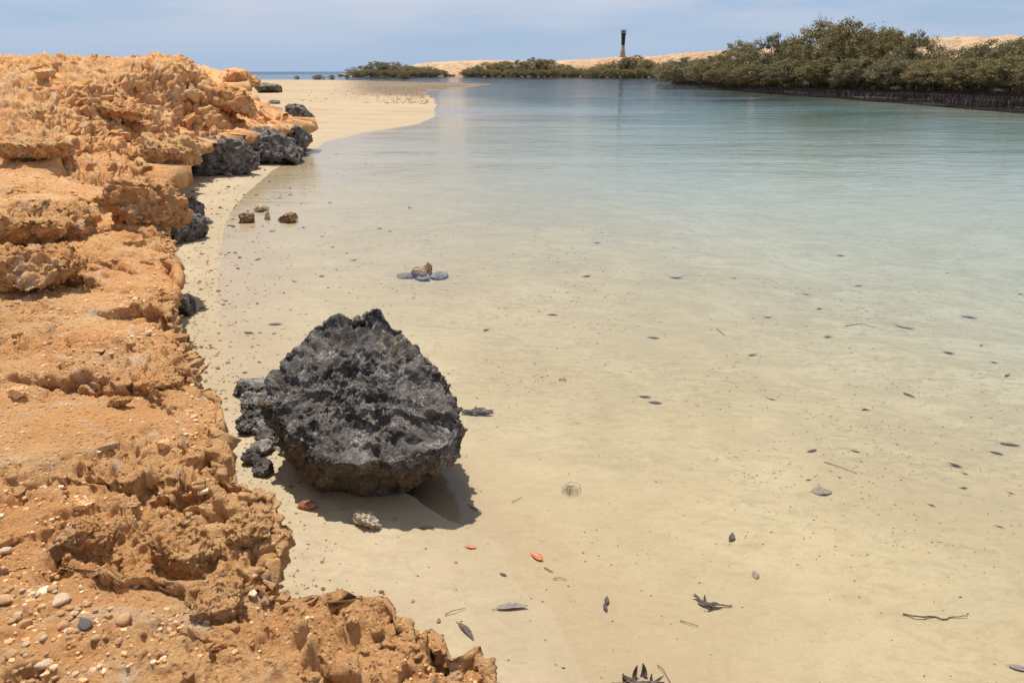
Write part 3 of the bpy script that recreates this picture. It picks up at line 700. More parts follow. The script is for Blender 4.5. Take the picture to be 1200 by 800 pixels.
# gravel and crumbs over the ledge
def crumbs(name, pts, size, mat, label, flat=.7):
    V, F = ico(1); n = len(pts); rs = np.random.default_rng(5)
    V = V[None] * (1 + rs.uniform(-.25, .25, (n, len(V), 1)))
    V = V * (size[:, None, None] * np.stack([rs.uniform(.7, 1.2, n), rs.uniform(.7, 1.2, n), np.full(n, flat)], 1)[:, None, :])
    a = rs.uniform(0, 6.28, n); ca, sa = np.cos(a)[:, None], np.sin(a)[:, None]
    V = np.stack([V[..., 0] * ca - V[..., 1] * sa, V[..., 0] * sa + V[..., 1] * ca, V[..., 2]], 2) + pts[:, None, :]
    FF = (F[None] + (np.arange(n) * V.shape[1])[:, None, None]).reshape(-1, 3)
    return tag(mesh_np(name, V.reshape(-1, 3), FF, mat, smooth=False), kind='stuff', label=label)
idx = np.where((Yq > 1.3) & (Yq < 14) & (S_in > .02))[0]
wgt = (.25 + sstep(-.1, .35, fbm(Q0[idx], .8, 3, off=99.)) * 1.6) * (Yq[idx] ** .3); wgt /= wgt.sum()
pick = np.random.default_rng(8).choice(idx, 5200, replace=False, p=wgt)
sz = np.minimum(np.random.default_rng(9).gamma(2.0, .0030, len(pick)), .011) * np.clip(Yq[pick] / 4, .8, 2.2) + .003
crumbs('gravel', Q[pick], sz, M['orangestone'], 'loose orange grit and crumbs scattered over the ledge')
pick2 = np.random.default_rng(18).choice(idx, 900, replace=False, p=wgt)
crumbs('pale_gravel', Q[pick2], sz[:900] * .85, M['palestone'], 'pale chips scattered over the ledge')

# broken crust: knobs of rock half sunk in the ledge where it is rough
def knobs(name, pts, size, sub, seed, mat, label, flat=(.45, .8)):
    rs = np.random.default_rng(seed); shapes = []
    for i in range(12):
        Pp, F = rock_mesh((1, rs.uniform(.6, .95), rs.uniform(*flat)), seed * 31 + i, sub=sub, big=.22, mid=.16, fine=.08, planes=9, k=14., pits=.07); shapes.append(Pp)
    n = len(pts); Vs = np.stack([shapes[i] for i in rs.integers(0, 12, n)]) * size[:, None, None]
    a = rs.uniform(0, 6.28, n); ca, sa = np.cos(a)[:, None], np.sin(a)[:, None]; b = rs.normal(0, .22, n)[:, None]; cb, sb_ = np.cos(b), np.sin(b)
    x, y, z = Vs[..., 0], Vs[..., 1], Vs[..., 2]; y, z = y * cb - z * sb_, y * sb_ + z * cb
    V = np.stack([x * ca - y * sa, x * sa + y * ca, z], 2) + pts[:, None, :]
    FF = (F[None] + (np.arange(n) * V.shape[1])[:, None, None]).reshape(-1, 3)
    return tag(mesh_np(name, V.reshape(-1, 3), FF, mat), kind='stuff', label=label)
wk = np.where((Yq > 1.35) & (Yq < 30) & (S_in > .0) & (rough > .45) & (Q[:, 2] > .25), rough - .4, 0) * np.clip(Yq, 1, 14) ** .25
wk /= wk.sum(); rk_ = np.random.default_rng(77)
pa = rk_.choice(len(Q), 260, replace=False, p=wk); pb = rk_.choice(len(Q), 1500, replace=False, p=wk)
knobs('crust_knobs', Q[pa] + [0, 0, -.012], rk_.uniform(.07, .17, 260) * np.clip(Yq[pa] / 5, .75, 4), 3, 5, M['orange'], 'knobs of broken crust sticking out of the orange ledge')
knobs('crust_rubble', Q[pb] + [0, 0, -.004], rk_.uniform(.02, .075, 1500) * np.clip(Yq[pb] / 5, .75, 4), 2, 6, M['orange'], 'small rubble fixed in the rough crust of the orange ledge')

# ------------------------------------------------------------------ leaves, twigs and litter
def leaf_mesh(L, W, curl=.15, fold=.25, bend=.1, mat='darkleaf', th=.0012, stem=.12):
    nx, ny = 13, 5; V = []
    for side in (1, -1):
        for i in range(nx):
            u = i / (nx - 1); w = W / 2 * (math.sin(math.pi * min(1, u ** .8)) ** .75 if 0 < u < 1 else .02)
            for j in range(ny):
                v = (j / (ny - 1) * 2 - 1)
                V.append(((u - .5) * L, v * w + bend * L * (u - .5) ** 2 * 2, abs(v) * fold * w + curl * L * (u - .5) ** 2 * 2 + side * th / 2 + .12 * w * math.sin(9 * u + 3 * v)))
    F = []; q = nx * ny
    for i in range(nx - 1):
        for j in range(ny - 1):
            a = i * ny + j; F.append((a, a + ny, a + ny + 1, a + 1)); F.append((q + a, q + a + 1, q + a + ny + 1, q + a + ny))
    for i in range(nx - 1):
        a = i * ny; F.append((a, q + a, q + a + ny, a + ny)); a = i * ny + ny - 1; F.append((a, a + ny, q + a + ny, q + a))
    for a, b in ((0, 1), (1, 2), (2, 3), (3, 4)): F.append((a, b, q + b, q + a)); c0 = (nx - 1) * ny; F.append((c0 + b, c0 + a, q + c0 + a, q + c0 + b))
    m = MB(); m.v = V; m.f = F
    if stem: m.tube([((-.5) * L, bend * L * .5, curl * L * .5), ((-.5 - stem / 2) * L, bend * L * .6, curl * L * .4), ((-.5 - stem) * L, bend * L * .55, curl * L * .3)], .0014, 5)
    return m
def leaf(px, py, lpx, ang, wr=.35, mat='darkleaf', label=None, curl=.15, fold=.25, bend=.05, dz=.004, group=None, parent=None, tilt=(0, 0)):
    p = on_bed(px, py, dz); L = px2m(lpx, p.y)
    m = leaf_mesh(L, L * wr, curl, fold, bend, mat)
    o = m.build('leaf', M[mat], parent); o.location = p; o.rotation_euler = (tilt[0], tilt[1], ang)
    if label: tag(o, label, 'leaf', group)
    return o
leaf(629, 652, 20, 2.3, .46, 'redleaf', 'bright rust red leaf lying on the wet sand', .1, .35)
leaf(600, 711, 38, .12, .26, 'greyleaf', 'long curled grey brown leaf on the wet sand', .1, .5, -.12)
leaf(547, 739, 34, -.95, .22, 'darkleaf', 'slim dark leaf beside the orange ledge rim', .05, .5, -.08)
leaf(552, 641, 13, -.1, .42, 'redleaf', 'small rusty leaf in front of the boulder shadow', .1, .3)
leaf(500, 618, 18, .15, .25, 'greyleaf', 'narrow olive grey leaf near the edge of the boulder shadow', .08, .3)
leaf(556, 596, 18, -.6, .16, 'darkleaf', 'thin curled dark leaf right of the boulder shadow', .2, .3, .2)
leaf(711, 704, 14, 1.4, .4, 'darkleaf', 'upper one of two tiny dark leaves standing end to end', .3, .6, 0)
leaf(709, 712, 12, 1.7, .4, 'darkleaf', 'lower one of two tiny dark leaves standing end to end', .3, .6, 0)
leaf(858, 630, 17, 1.1, .4, 'darkleaf', 'folded dark grey leaf under shallow water', .3, .6, .2)
leaf(885, 673, 15, 1.5, .55, 'greyleaf', 'pale grey translucent leaf flat on the bottom', .02, .1, 0)
leaf(963, 576, 24, .0, .7, 'greyleaf', 'broad grey leaf with a dark rim, flat under water', .04, .15, 0)
leaf(590, 673, 9, -.5, .4, 'darkleaf', 'tiny dark leaf between the red leaf and the curled leaf', .1, .3)
leaf(1196, 783, 26, -.3, .35, 'greyleaf', 'brown leaf cut by the right picture edge', .1, .2)
leaf(1184, 521, 24, -.25, .22, 'darkleaf', 'long dark leaf on the bottom by the right picture edge', .1, .3)
leaf(1168, 531, 14, -.5, .35, 'darkleaf', 'short dark leaf next to the long one at right', .1, .3)
leaf(952, 528, 16, .5, .25, 'darkleaf', 'narrow dark leaf alone on the pale bottom above the thin stick', .1, .3)
leaf(1065, 463, 16, -1.1, .3, 'darkleaf', 'dark leaf pointing to the viewer in the weedy patch', .1, .3)
leaf(1136, 372, 18, -.5, .3, 'darkleaf', 'dark leaf in the bluish deeper water', .1, .3)
leaf(793, 326, 22, .05, .2, 'darkleaf', 'curved dark leaf in the middle of the creek', .3, .3, .3)
leaf(1006, 325+10, 10, .3, .3, 'darkleaf', 'small dark leaf in the deeper bluish water', .1, .3)
leaf(766, 396, 14, -.1, .3, 'darkleaf', 'dark leaf beyond the yellowish spot', .1, .3)
leaf(323, 380, 16, .15, .35, 'darkleaf', 'dark leaf lying past the boulder on the shallow side', .1, .3)
leaf(292, 390, 13, -.2, .35, 'darkleaf', 'small dark leaf in the wet sand beyond the boulder', .1, .3)
leaf(756, 465, 14, -.1, .3, 'darkleaf', 'farther leaf of a close pair below the yellowish spot', .1, .3)
leaf(768, 472, 16, -.15, .35, 'darkleaf', 'nearer leaf of a close pair below the yellowish spot', .1, .3)
leaf(648, 369, 13, .0, .3, 'darkleaf', 'thin dark leaf straight beyond the round hollow', .1, .3)
WL = 'dark waterlogged leaf lying on the creek bottom'
for px, py, l, a in [(948, 562, 10, .4), (1003, 529, 12, .1), (1120, 546, 14, -.3), (1131, 555, 12, -.4), (1112, 414, 14, -.2), (1150, 405, 12, .2), (960, 362, 14, -.3), (900, 372, 12, .3), (905, 468, 12, .2), (970, 395, 10, -.2),
                     (1092, 592, 12, -.2), (1172, 617, 11, -.4), (1185, 578, 12, -.1), (1130, 572, 10, -.5), (882, 416, 12, -.1), (1060, 384, 22, -.15), (945, 345, 14, -.5), (1014, 480, 10, .1), (1180, 440, 14, .2), (1165, 425, 12, -.6),
                     (860, 326, 12, 0), (688, 324, 12, 0), (570, 387, 9, .5), (700, 402, 8, .9), (1196, 345, 14, 0), (1110, 320, 14, .2), (985, 300, 12, .1), (700, 285, 10, 0), (390, 290, 9, 0), (445, 268, 9, 0), (415, 305, 9, 0), (345, 330, 10, 0)]:
    leaf(px, py, l * random.uniform(.6, 1.15), a + random.uniform(-.7, .7), random.uniform(.14, .34), random.choice(('sunkleaf', 'sunkleaf', 'darkleaf')), WL, random.uniform(0, .4), random.uniform(.2, .8), random.uniform(-.4, .4), .003, 'waterlogged leaves on the creek bottom')

def twig(name, pts, r, label, cat='twig', mat='twig', parent=None, z0=.006, loc=None):
    w = [on_bed(px, py, z0 + dz) for px, py, dz in pts]; o_ = w[0].copy(); m = MB()
    fine = []
    for a, b in zip(w, w[1:]):
        for k in range(3): q = a.lerp(b, k / 3) - o_; fine.append(q + Vector((random.uniform(-r, r), random.uniform(-r, r), random.uniform(-r, r) * .5)))
    fine.append(w[-1] - o_); m.tube(fine, [r * (1 - .5 * i / len(fine)) for i in range(len(fine))], 6)
    o = m.build(name, M[mat], parent); o.location = o_ if parent is None else o_ - parent.location
    if label: tag(o, label, cat)
    return o
twig('twig', [(1058, 719, 0), (1075, 722, .01), (1096, 722, 0), (1104, 725, 0), (1118, 722, 0), (1134, 721, .01)], .0042, 'long thin bent twig near the right side of the bottom')
twig('twig', [(966, 541, 0), (985, 547, .004), (1004, 554, 0)], .003, 'straight thin dark stick on the pale creek bottom')
twig('twig', [(521, 720, 0), (530, 715, .01), (545, 712, 0)], .0022, 'fine pale twig above the slim dark leaf')
twig('twig', [(770, 778, 0), (778, 784, .01), (786, 800, 0)], .0022, 'thin curved stalk beside the leafy sprig')
twig('twig', [(648, 678, 0), (656, 676, .006), (664, 679, 0)], .0022, 'short forked twig below the red leaf')
twig('twig', [(638, 664, 0), (643, 667, .004), (648, 670, 0)], .003, 'stubby dark twig right below the red leaf')
twig('twig', [(797, 727, 0), (806, 729, .004), (818, 733, 0)], .0022, 'fine twig in front of the dark sprig')
twig('twig', [(600, 588, 0), (612, 582, 0)], .0018, 'hair thin pale stalk between boulder and tangle')
twig('twig', [(990, 385-3, 0), (1010, 379, .004), (1026, 384, 0)], .004, 'thin stick with a hooked end in the weedy patch')
twig('twig', [(840, 385 + 0, 0), (849, 393, .0)], .004, 'short straight stick over the pale middle bottom')
# sprigs of leaves
def sprig(px, py, label, spec, stem, mat='darkleaf'):
    base = on_bed(px, py, .004); t = empty('leafy_sprig', base, label, 'sprig')
    twig('stem', stem, .005, None, parent=t, mat='twig')
    for x, y, l, a, ty in spec:
        p = on_bed(x, y, .012); L = px2m(l, p.y) * random.uniform(.8, 1.1); o = leaf_mesh(L, L * random.uniform(.22, .36), random.uniform(-.1, .5), random.uniform(.3, 1.), random.uniform(-.3, .3)).build('leaf', M[mat], t)
        o.location = p - base; o.rotation_euler = (0, ty, a)
    return t
sprig(750, 796, 'leafy dark sprig with upright pointed leaves at the bottom edge', [(731, 796, 18, 1.9, -.9), (744, 790, 26, 1.25, -.9), (755, 789, 26, 1.2, -1.), (763, 795, 16, 1.5, -.8), (772, 797, 18, .4, -.4), (728, 803, 20, 2.8, -.3), (750, 803, 26, .2, -.1), (738, 799, 22, 2.6, -.2), (764, 802, 24, -.2, -.1)],
      [(718, 801, 0), (740, 799, .01), (760, 798, .01), (778, 799, 0)])
sprig(832, 706, 'dark broken sprig with a pale stalk on the sandy bottom', [(818, 701, 14, 2.0, -.5), (822, 706, 18, 2.5, -.3), (829, 709, 16, -.6, -.2), (837, 709, 20, .1, -.1), (826, 703, 14, 1.6, -.5), (832, 712, 12, .4, 0), (815, 699, 10, 2.9, -.4)],
      [(824, 705, 0), (840, 708, .008), (858, 709, 0)])
sprig(560, 482, 'flat heap of black rotting leaves right of the boulder', [(548, 483, 18, .1, 0), (556, 481, 18, .4, -.2), (566, 483, 20, -.1, 0), (574, 482, 14, .2, 0), (560, 484, 22, .0, 0), (552, 484, 16, -.3, 0), (557, 478, 9, 1.2, -.6), (570, 485, 16, 0, 0), (563, 480, 16, 2.9, 0)],
      [(542, 483, 0), (560, 481, .01), (578, 483, 0)])
# tangled root fibres
base = on_bed(669, 575, .003); m = MB(); rs = random.Random(3)
for k in range(26):
    a = rs.uniform(0, 6.28); r_ = rs.uniform(.012, .06); c0 = Vector((rs.uniform(-.02, .02), rs.uniform(-.03, .03), .004)); arc = rs.uniform(1.2, 3.6)
    m.tube([c0 + Vector((math.cos(a + arc * q / 6) * r_, math.sin(a + arc * q / 6) * r_ * 1.2, .006 + .018 * math.sin(math.pi * q / 6) * rs.random())) for q in range(7)], .0008, 4)
o = m.build('fibre_tangle', M['twig']); o.location = base; tag(o, 'loose round tangle of brown root fibres on the sand', 'fibres')
base = on_bed(645, 441, .0); t_ = empty('shell_heap', base, 'ring of muddy shell fragments round a hollow in the creek bottom', 'shell fragments')
for k in range(22):
    a = (-2.9 + rs.gauss(0, .25)) if k < 8 else (-.6 + rs.gauss(0, .3)) if k < 14 else rs.uniform(-3.1, 0); rr = .13 + rs.gauss(0, .022)
    Pp, F = rock_mesh((rs.uniform(.015, .045), .022, .012), 300 + k, sub=2, mid=.2); q = mesh_np('fragment', Pp, F, M['tanstone' if k % 3 else 'sunkleaf'], t_)
    q.location = (math.cos(a) * rr, math.sin(a) * rr * 1.25, .006); q.rotation_euler = (0, 0, rs.uniform(0, 6))

# small flakes of litter that nobody could count
def litter(name, n, mat, label, f, seed, sz=(.008, .03)):
    rs = np.random.default_rng(seed); xs, ys = f(rs, n)
    zs = bed_z(xs, ys) + .002
    L = rs.uniform(*sz, len(xs)) * rs.uniform(.5, 1, len(xs)) * np.clip(ys / 4.5, .8, 2.2); Wd = L * rs.uniform(.12, .5, len(xs)); a = rs.normal(0, .9, len(xs)); T_ = L * .08 + .001
    b = np.array([[-.5, 0, 0], [0, -.5, 0], [.5, 0, .15], [0, .5, 0], [-.05, 0, .5], [.05, 0, -.5]])
    F = np.array([[0, 1, 4], [1, 2, 4], [2, 3, 4], [3, 0, 4], [1, 0, 5], [2, 1, 5], [3, 2, 5], [0, 3, 5]])
    V = b[None] * np.stack([L, Wd, T_ * 2], 1)[:, None, :]
    ca, sa = np.cos(a)[:, None], np.sin(a)[:, None]
    V = np.stack([V[..., 0] * ca - V[..., 1] * sa + xs[:, None], V[..., 0] * sa + V[..., 1] * ca + ys[:, None], V[..., 2] + zs[:, None]], 2)
    FF = (F[None] + (np.arange(len(xs)) * 6)[:, None, None]).reshape(-1, 3)
    return tag(mesh_np(name, V.reshape(-1, 3), FF, mat, smooth=False), kind='stuff', label=label)
def f_bed(rs, n):
    y = np.exp(rs.uniform(np.log(2.1), np.log(22), n)); x = rs.uniform(-1, 1, n) * y * .85; s = x - np.interp(y, SY, SX)
    p = np.stack([x, y, 0 * x], 1); g = sstep(-.1, .35, fbm(p, 1.6, 4, off=5.)) * (.25 + .75 * sstep(.5, 4, s)) + .08
    m = (rs.random(n) < g) & (s > -.3); return x[m], y[m]
litter('plant_litter', 11000, M['litter'], 'fine brown plant litter lying on the creek bottom', f_bed, 3)
litter('dark_litter', 3600, M['sunkleaf'], 'dark plant fragments lying on the creek bottom', f_bed, 4)
def f_beach(rs, n):
    y = np.exp(rs.uniform(np.log(2.6), np.log(24), n)); x = np.interp(y, EYa, EXa) + rs.exponential(.35, n) * np.clip(y / 5, .6, 3) + .02
    return x, y
litter('beach_litter', 1300, M['litter'], 'brown bits washed up along the ledge foot', f_beach, 6, (.01, .035))
rs_ = np.random.default_rng(12); bx_, by_ = f_beach(rs_, 700)
crumbs('beach_gravel', np.stack([bx_, by_, bed_z(bx_, by_)], 1), np.minimum(rs_.gamma(2, .004, 700), .02) * np.clip(by_ / 5, .7, 2.5) + .002, M['brownstone'], 'small stones scattered along the ledge foot')
by_ = rs_.uniform(60, 200, 2600); bx_ = np.interp(by_, SY, SX) - .5 - rs_.exponential(4, 2600) * (by_ / 90)
crumbs('flat_gravel', np.stack([bx_, by_, bed_z(bx_, by_)], 1), np.minimum(rs_.gamma(2, .022, 2600), .12) + .02, M['brownstone'], 'dark rubble strewn over the far sand flat', .5)

# ------------------------------------------------------------------ far shore: mud, roots, hills
mY = np.geomspace(38, 330, 150); mt = np.linspace(-1.5, 60, 120)
MY = np.repeat(mY[:, None], 120, 1); MXx = np.interp(MY, BY, BX) + mt[None, :] * np.ones_like(MY)
p3 = np.stack([MXx.ravel(), MY.ravel(), 0 * MY.ravel()], 1)
MZ = (np.clip(mt, -1.5, 5)[None, :] * .05 - .03) + (fbm(p3, 5., 4).reshape(MY.shape) * .14) + .02 * np.clip(mt - 14, 0, 99)[None, :]
tag(mesh_np('mud_bank', np.stack([MXx, MY, MZ], 2).reshape(-1, 3), grid_faces(*MY.shape), M['mud']), kind='structure', label='dark mud bank under the mangroves')
n = 46000; rs = np.random.default_rng(31)
ry = 40 + 150 * rs.random(n) ** 1.5; rx = np.interp(ry, BY, BX) - 1.2 + rs.gamma(2.2, 3.2, n)
p3 = np.stack([rx, ry, 0 * rx], 1); keep = (rs.random(n) < .35 + .9 * sstep(-.3, .2, fbm(p3, 4., 3))); rx, ry = rx[keep], ry[keep]; n = len(rx)
hh = rs.uniform(.25, .75, n) * (1 + .5 * sstep(4, 12, rx - np.interp(ry, BY, BX))); rr = rs.uniform(.014, .026, n); a0 = rs.uniform(0, 6.28, n)
V = np.zeros((n, 4, 3))
for k in range(3): V[:, k] = np.stack([rx + rr * np.cos(a0 + k * 2.094), ry + rr * np.sin(a0 + k * 2.094), np.full(n, -.15)], 1)
V[:, 3] = np.stack([rx + rs.normal(0, .03, n), ry + rs.normal(0, .03, n), hh], 1)
F = (np.array([[0, 1, 3], [1, 2, 3], [2, 0, 3]])[None] + (np.arange(n) * 4)[:, None, None]).reshape(-1, 3)
tag(mesh_np('breathing_roots', V.reshape(-1, 3), F, M['root'], smooth=False), kind='stuff', label='dark field of upright breathing roots along the mangrove shore')

HE = [(470, 82, 540), (480, 78, 540), (490, 74.5, 540), (520, 72, 540), (560, 70.5, 530), (600, 70.5, 500), (640, 71.5, 480), (700, 68.5, 450), (730, 65.5, 435), (760, 66, 420), (800, 62, 390), (850, 58, 340), (920, 55, 300),
      (1000, 50, 250), (1060, 46, 225), (1090, 43, 210), (1200, 40.5, 195), (1300, 38, 185), (1500, 36, 175), (1800, 30, 165)]
hp = np.array([tuple(atY(*q)) for q in HE]); nu = 520
uu = np.linspace(0, 1, len(hp)); ut = np.linspace(0, 1, nu)
hx, hy, hz_ = (np.interp(ut, uu, hp[:, k]) for k in range(3))
prof = np.concatenate([np.linspace(-1, 0, 34), np.linspace(0, 1, 24)[1:]])
HX = np.zeros((nu, len(prof))); HY_ = HX.copy(); HZ = HX.copy()
for j, v in enumerate(prof):
    if v <= 0:
        q = 1 + v; back = (-v) * 34
        HX[:, j] = hx * (hy - back) / hy; HY_[:, j] = hy - back; HZ[:, j] = .1 + (hz_ - .1) * (q ** 1.1)
    else:
        back = v * 260; HX[:, j] = hx * (hy + back) / hy; HY_[:, j] = hy + back; HZ[:, j] = hz_ + .004 * back * (1 if True else 0) * .3
Ph = np.stack([HX, HY_, HZ], 2); nh = normals(Ph); nh = -nh if nh[nu // 2, -3, 2] < 0 else nh
ph = Ph.reshape(-1, 3); nh = nh.reshape(-1, 3); fc = np.repeat((np.clip(-prof * 4, .25, 1) * (prof <= 0) + .1 * (prof > 0))[None, :], nu, 0).ravel()
dd = fbm(ph, 22, 5, .6) * 1.6 - np.clip(ridged(ph, 9, 5, .6), 0, 1) * 1.4 + (sstep(0, .3, worley(ph * [1, 1, 1.6], 5.)[1] - worley(ph * [1, 1, 1.6], 5.)[0]) - .6) * .9
ph = ph + nh * (dd * fc * 1.5)[:, None]
tag(mesh_np('hills', ph, grid_faces(nu, len(prof)), M['hill']), kind='structure', label='low orange limestone hills behind the mangroves')
# orange rock at the tip of the far mangrove island
for px, py, w, h_, lab in ((403, 88.5, 14, 1.6, 'little orange rock knoll at the tip of the far mangrove island'), (527, 88, 18, 2.2, 'orange rock knoll between two far mangrove clumps')):
    p = at(px, py); p = p * (430 / p.y) if p.y > 430 else p; p.z = 0
    Pp, F = rock_mesh((px2m(w, p.y), 8, h_), 91 + px, sub=5, mid=.12); o = mesh_np('rock_knoll', Pp, F, M['hill']); o.location = p + Vector((0, 0, h_ * .25)); tag(o, lab, 'rock')

# ------------------------------------------------------------------ light tower
tp = atY(729.5, 65.8, 430); T0 = tp.z - .6
tw_ = empty('lighthouse', (tp.x, 430, T0), 'slim black and stone light tower on the orange hill', 'lighthouse')
M['stonework'] = mat_simple('tower_stone', (.32, .22, .17), (.44, .33, .26), .8, .9, .02, 4); M['blackpaint'] = mat_simple('black_paint', (.016, .018, .022), (.03, .032, .036), .7, .7, .002, 30)
m = MB(); m.lathe([(2.1, 0), (2.1, .5), (1.5, .7), (1.45, 1.2), (.85, 6.1)], 20); m.build('base', M['stonework'], tw_)
m = MB(); m.lathe([(.9, 6.1), (.95, 6.4), (1.15, 11.0), (1.2, 11.4)], 20); m.build('shaft', M['blackpaint'], tw_)
m = MB(); m.lathe([(1.2, 11.4), (1.45, 11.5), (1.45, 11.8), (1.2, 11.85)], 20); m.build('gallery', M['blackpaint'], tw_)
m = MB(); m.lathe([(.62, 11.85), (.62, 13.3), (.75, 13.35), (.2, 13.9)], 16); m.build('lantern', M['stonework'], tw_)
for k in range(8):
    a = k * math.pi / 4; m = MB(); m.tube([(1.3 * math.cos(a), 1.3 * math.sin(a), 11.8), (1.34 * math.cos(a), 1.34 * math.sin(a), 13.7)], .09, 5); m.build('post', M['blackpaint'], tw_)
m = MB(); m.tube([(1.32 * math.cos(k * math.pi / 8), 1.32 * math.sin(k * math.pi / 8), 12.9) for k in range(17)], .07, 4); m.build('rail', M['blackpaint'], tw_)

# ------------------------------------------------------------------ mangroves
def make_tree(seed, w=4.2, h=7., nclump=170, nleaf=92, ls=.25, mat='leafy', low=.06, bare=False):
    rs = np.random.default_rng(seed); cs = []
    while len(cs) < nclump:
        d = rs.normal(size=3); d /= np.linalg.norm(d)
        r = rs.uniform(.45, 1.) ** .6; lob = 1 + .22 * math.sin(3 * math.atan2(d[1], d[0]) + seed) + .12 * math.sin(5 * d[0] + 2 * seed)
        z = low * h + (h * (1 - low)) * (d[2] * .5 * r + .46 + rs.normal(0, .02)); zz_ = z / h
        z = h * (zz_ - .10 * (1 - zz_))
        k = 1 - .35 * max(0, (z / h - .35))
        cs.append((d[0] * w * r * lob * k, d[1] * w * r * lob * k * .9, max(z, low * h)))
    cs = np.array(cs); rad = rs.uniform(.38, .85, nclump)
    n = nclump * nleaf; ci = np.repeat(np.arange(nclump), nleaf)
    d = rs.normal(size=(n, 3)); d /= np.linalg.norm(d, axis=1)[:, None]; rr = rs.random(n) ** .45
    c = cs[ci] + d * (rad[ci] * rr)[:, None] * [1.1, 1.1, .8]
    # some shoots that poke out of the crown
    up = rs.random(n) < .05; c[up] += (d[up] * [.7, .7, .9] + [0, 0, .3]) * rs.uniform(.1, .5, up.sum())[:, None]
    nrm = d * .8 + rs.normal(size=(n, 3)) * .6 + [0, 0, .35]; nrm /= np.linalg.norm(nrm, axis=1)[:, None]
    a = np.cross(nrm, rs.normal(size=(n, 3))); a /= np.linalg.norm(a, axis=1)[:, None]; b = np.cross(nrm, a)
    L = ls * rs.uniform(.6, 1.2, n)[:, None]; W_ = L * .5
    V = np.stack([c - a * L / 2, c + b * W_ / 2 + nrm * .02, c + a * L / 2, c - b * W_ / 2 - nrm * .02], 1).reshape(-1, 3)
    root = empty('mangrove_tree', (0, 0, 0)); F = np.arange(n * 4).reshape(-1, 4)
    mesh_np('crown', V, F, M[mat], root, smooth=False)
    m = MB(); rj = random.Random(seed)
    for k in range(5):
        a_ = k * 1.257 + rj.uniform(-.4, .4); tp_ = Vector((math.cos(a_) * w * .45, math.sin(a_) * w * .4, h * rj.uniform(.5, .72)))
        m.tube([Vector((math.cos(a_) * .35, math.sin(a_) * .35, -.35)), Vector((math.cos(a_) * .5, math.sin(a_) * .5, h * .15)), tp_ * .55 + Vector((0, 0, .3)), tp_], [.17, .13, .09, .03], 6)
    m.build('trunk', M['bark'], root)
    m = MB()
    for k in rj.sample(range(nclump), 26):
        c_ = Vector(cs[k]); b_ = Vector((c_.x * .35, c_.y * .35, max(.2, c_.z * .45))); m.tube([b_, b_.lerp(c_, .5) + Vector((0, 0, .12)), c_], [.055, .035, .012], 4)
    if bare:
        for k in range(16):
            b_ = Vector((.2, 0, h * .86)); e_ = b_ + Vector((rj.uniform(-.9, .9), rj.uniform(-.6, .6), rj.uniform(.6, 2.0))); m.tube([b_, b_.lerp(e_, .5) + Vector((rj.uniform(-.2, .2), 0, 0)), e_], [.05, .03, .012], 4)
    m.build('limbs', M['bark'], root)
    return root
def copy_tree(o):
    c = o.copy(); C.objects.link(c)
    for ch in o.children:
        q = ch.copy(); C.objects.link(q); q.parent = c
    return c
protos = [make_tree(1), make_tree(2, mat='leafy2'), make_tree(3, w=4.6), make_tree(4, w=3.8, h=7.4), make_tree(5, w=4.4, h=6.6, mat='leafy2')]
tall = make_tree(6, w=3.6, h=8.0, bare=True)
used = set()
def tree(px, Y, top, hw, label, group='mangroves on the right bank', proto=None, z0=.12, wide=1., low=None):
    i = random.randrange(len(protos)) if proto is None else proto
    src = tall if proto == 'tall' else protos[i]
    key = 'tall' if proto == 'tall' else i
    o = src if key not in used else copy_tree(src); used.add(key)
    x = atY(px, 80, Y).x; zt = atY(px, top, Y).z; w = px2m(hw, Y)
    hh_ = {'tall': 8.0, 0: 7, 1: 7, 2: 7, 3: 7.4, 4: 6.6}[key]; ww = {'tall': 3.9, 0: 4.4, 1: 4.4, 2: 4.8, 3: 4.0, 4: 4.6}[key]
    sz_ = (zt - z0) / hh_; o.scale = (w / ww, min(w / ww, 1.6 * sz_), sz_); o.location = (x, Y, z0); o.rotation_euler = (0, 0, random.uniform(-.5, .5) + random.choice((0, math.pi)))
    tag(o, label, 'mangrove', group); return o
G = 'mangroves on the right bank'
RT = [(806, 168, 69, 34, 'low mangrove at the left end of the right bank thicket'), (836, 148, 66, 34, 'low mangrove second from the left end of the right thicket'), (868, 130, 54, 38, 'sloping mangrove where the right thicket starts to rise'),
      (908, 119, 47, 38, 'rounded mangrove left of the bare topped one'), (955, 110, 31, 36, 'tall mangrove with bare twigs poking above the thicket'), (992, 104, 28, 40, 'highest dense mangrove in the middle of the thicket'),
      (1036, 99, 37, 40, 'big mangrove right of the highest dense one'), (1072, 94, 44, 34, 'mangrove left of the gap showing the orange hill'), (1116, 90, 57, 40, 'lower mangrove in front of the visible orange hill'),
      (1158, 85, 45, 40, 'mangrove right of the gap showing the orange hill'), (1204, 80, 38, 44, 'tall mangrove cut by the right picture edge'), (1262, 76, 40, 48, 'mangrove just beyond the right picture edge')]
for px, Y, top, hw, lab in RT: tree(px, Y, top - (9 if 850 < px < 1090 else 3), hw, lab, proto='tall' if 'bare twigs' in lab else None)
FR = [(848, 118, 80, 24), (882, 112, 74, 30), (922, 105, 68, 32), (965, 98, 66, 34), (1008, 93, 66, 36), (1050, 88, 66, 36), (1092, 83, 68, 38), (1136, 79, 66, 40), (1182, 74, 64, 42), (1232, 70, 62, 46)]
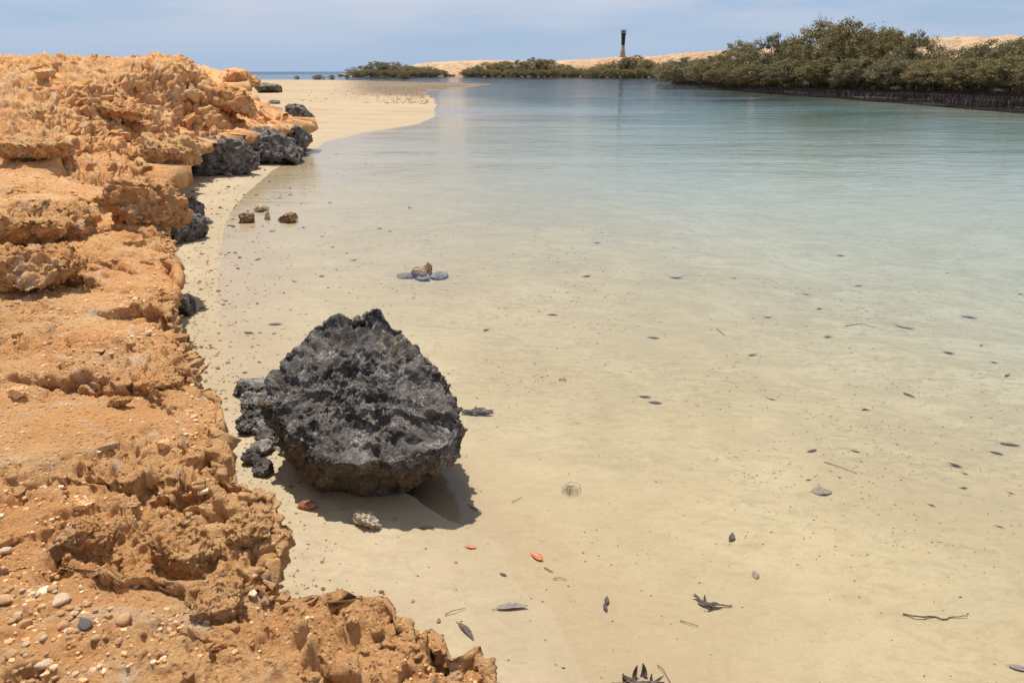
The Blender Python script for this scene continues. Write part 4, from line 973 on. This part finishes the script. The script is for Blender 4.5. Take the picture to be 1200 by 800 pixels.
for i, (px, Y, top, hw) in enumerate(FR):
    tree(px, Y + 3, top, hw, ['smallest low mangrove at the left of the front row', 'second low mangrove of the front row from the left', 'low front mangrove below the rounded one', 'low front mangrove below the bare topped one', 'low front mangrove below the highest dense one',
                          'low front mangrove below the big one', 'low front mangrove left of the hill gap', 'low front mangrove below the hill gap', 'low front mangrove near the right picture edge', 'last low front mangrove, beyond the right picture edge'][i], z0=1.0)
for px, Y, top, hw, lab in ((975, 126, 33, 40, 'mangrove showing behind the highest dense one'), (1030, 120, 36, 40, 'mangrove showing behind the big one'), (925, 135, 50, 36, 'mangrove showing behind the rounded one'), (1190, 105, 44, 40, 'mangrove showing behind the tall edge one')):
    tree(px, Y, top - 4, hw, lab)
ORD = 'first second third fourth fifth sixth seventh eighth ninth tenth eleventh twelfth thirteenth fourteenth fifteenth sixteenth seventeenth'.split()
# low growth closing the far shore
for k, px in enumerate([550, 564, 580, 600, 616, 634, 650, 668, 684, 696, 716, 734, 750, 768, 788, 812, 830, 418, 435, 452, 470, 488, 505]):
    Y_ = 392 if px < 690 else 350 if px < 780 else 250
    tree(px, Y_ - 8, {392: 81, 350: 80, 250: 79}[Y_] + random.uniform(-1.5, 1), 14, 'low dense bush %s from the left in the fringe %s' % (ORD[k - (0 if k < 17 else 17)], 'along the far creek shore' if k < 17 else 'in front of the island thicket'), 'low bushes along the far shore', random.randrange(5), z0=.0)
# far thickets
FT = [([(425, 77), (443, 71), (460, 72), (478, 76), (497, 77), (510, 81)], 410, 'far island thicket left of the orange hill', 88.8, 17),
      ([(556, 78), (572, 72), (590, 71), (608, 70), (626, 66), (642, 69), (660, 75), (676, 79)], 400, 'far thicket below the middle of the orange hill', 88.8, 16),
      ([(706, 74), (724, 70), (744, 63), (757, 69), (777, 73), (700, 80)], 360, 'far thicket below the light tower', 89.5, 17),
      ([(786, 71), (802, 70), (820, 69), (838, 68), (855, 66)], 260, 'thicket joining the far shore to the right bank', 92, 20)]
od = ['first', 'second', 'third', 'fourth', 'fifth', 'sixth', 'seventh', 'eighth']
for pts, Y, nm, yb, hw in FT:
    for i, (px, top) in enumerate(sorted(pts)):
        tree(px, Y + random.uniform(-6, 6), top, hw * 1.25, '%s mangrove from the left in the %s' % (od[i], nm), nm, random.randrange(5), z0=.1)
# lone bushes standing in the far lagoon
for px, py, top, hw, lab in ((347, 92.3, 88.5, 3.5, 'tiny lone bush in the far lagoon, farthest left'), (372, 93, 87.5, 9, 'widest lone bush in the far lagoon'), (388, 92.5, 87.5, 5, 'lone bush touching the widest one'), (406, 91.7, 88.3, 3, 'tiny lone bush in front of the orange knoll'),
                             (443, 92, 88.5, 2, 'very small bush left of two in front of the island'), (450, 92, 89, 2.5, 'very small bush right of two in front of the island'), (474, 92.5, 84.5, 7, 'round lone bush in front of the island thicket')):
    Y = at(px, py).y; o = tree(px, Y, top, hw, lab, 'lone bushes in the far lagoon', random.randrange(5), z0=-.1)
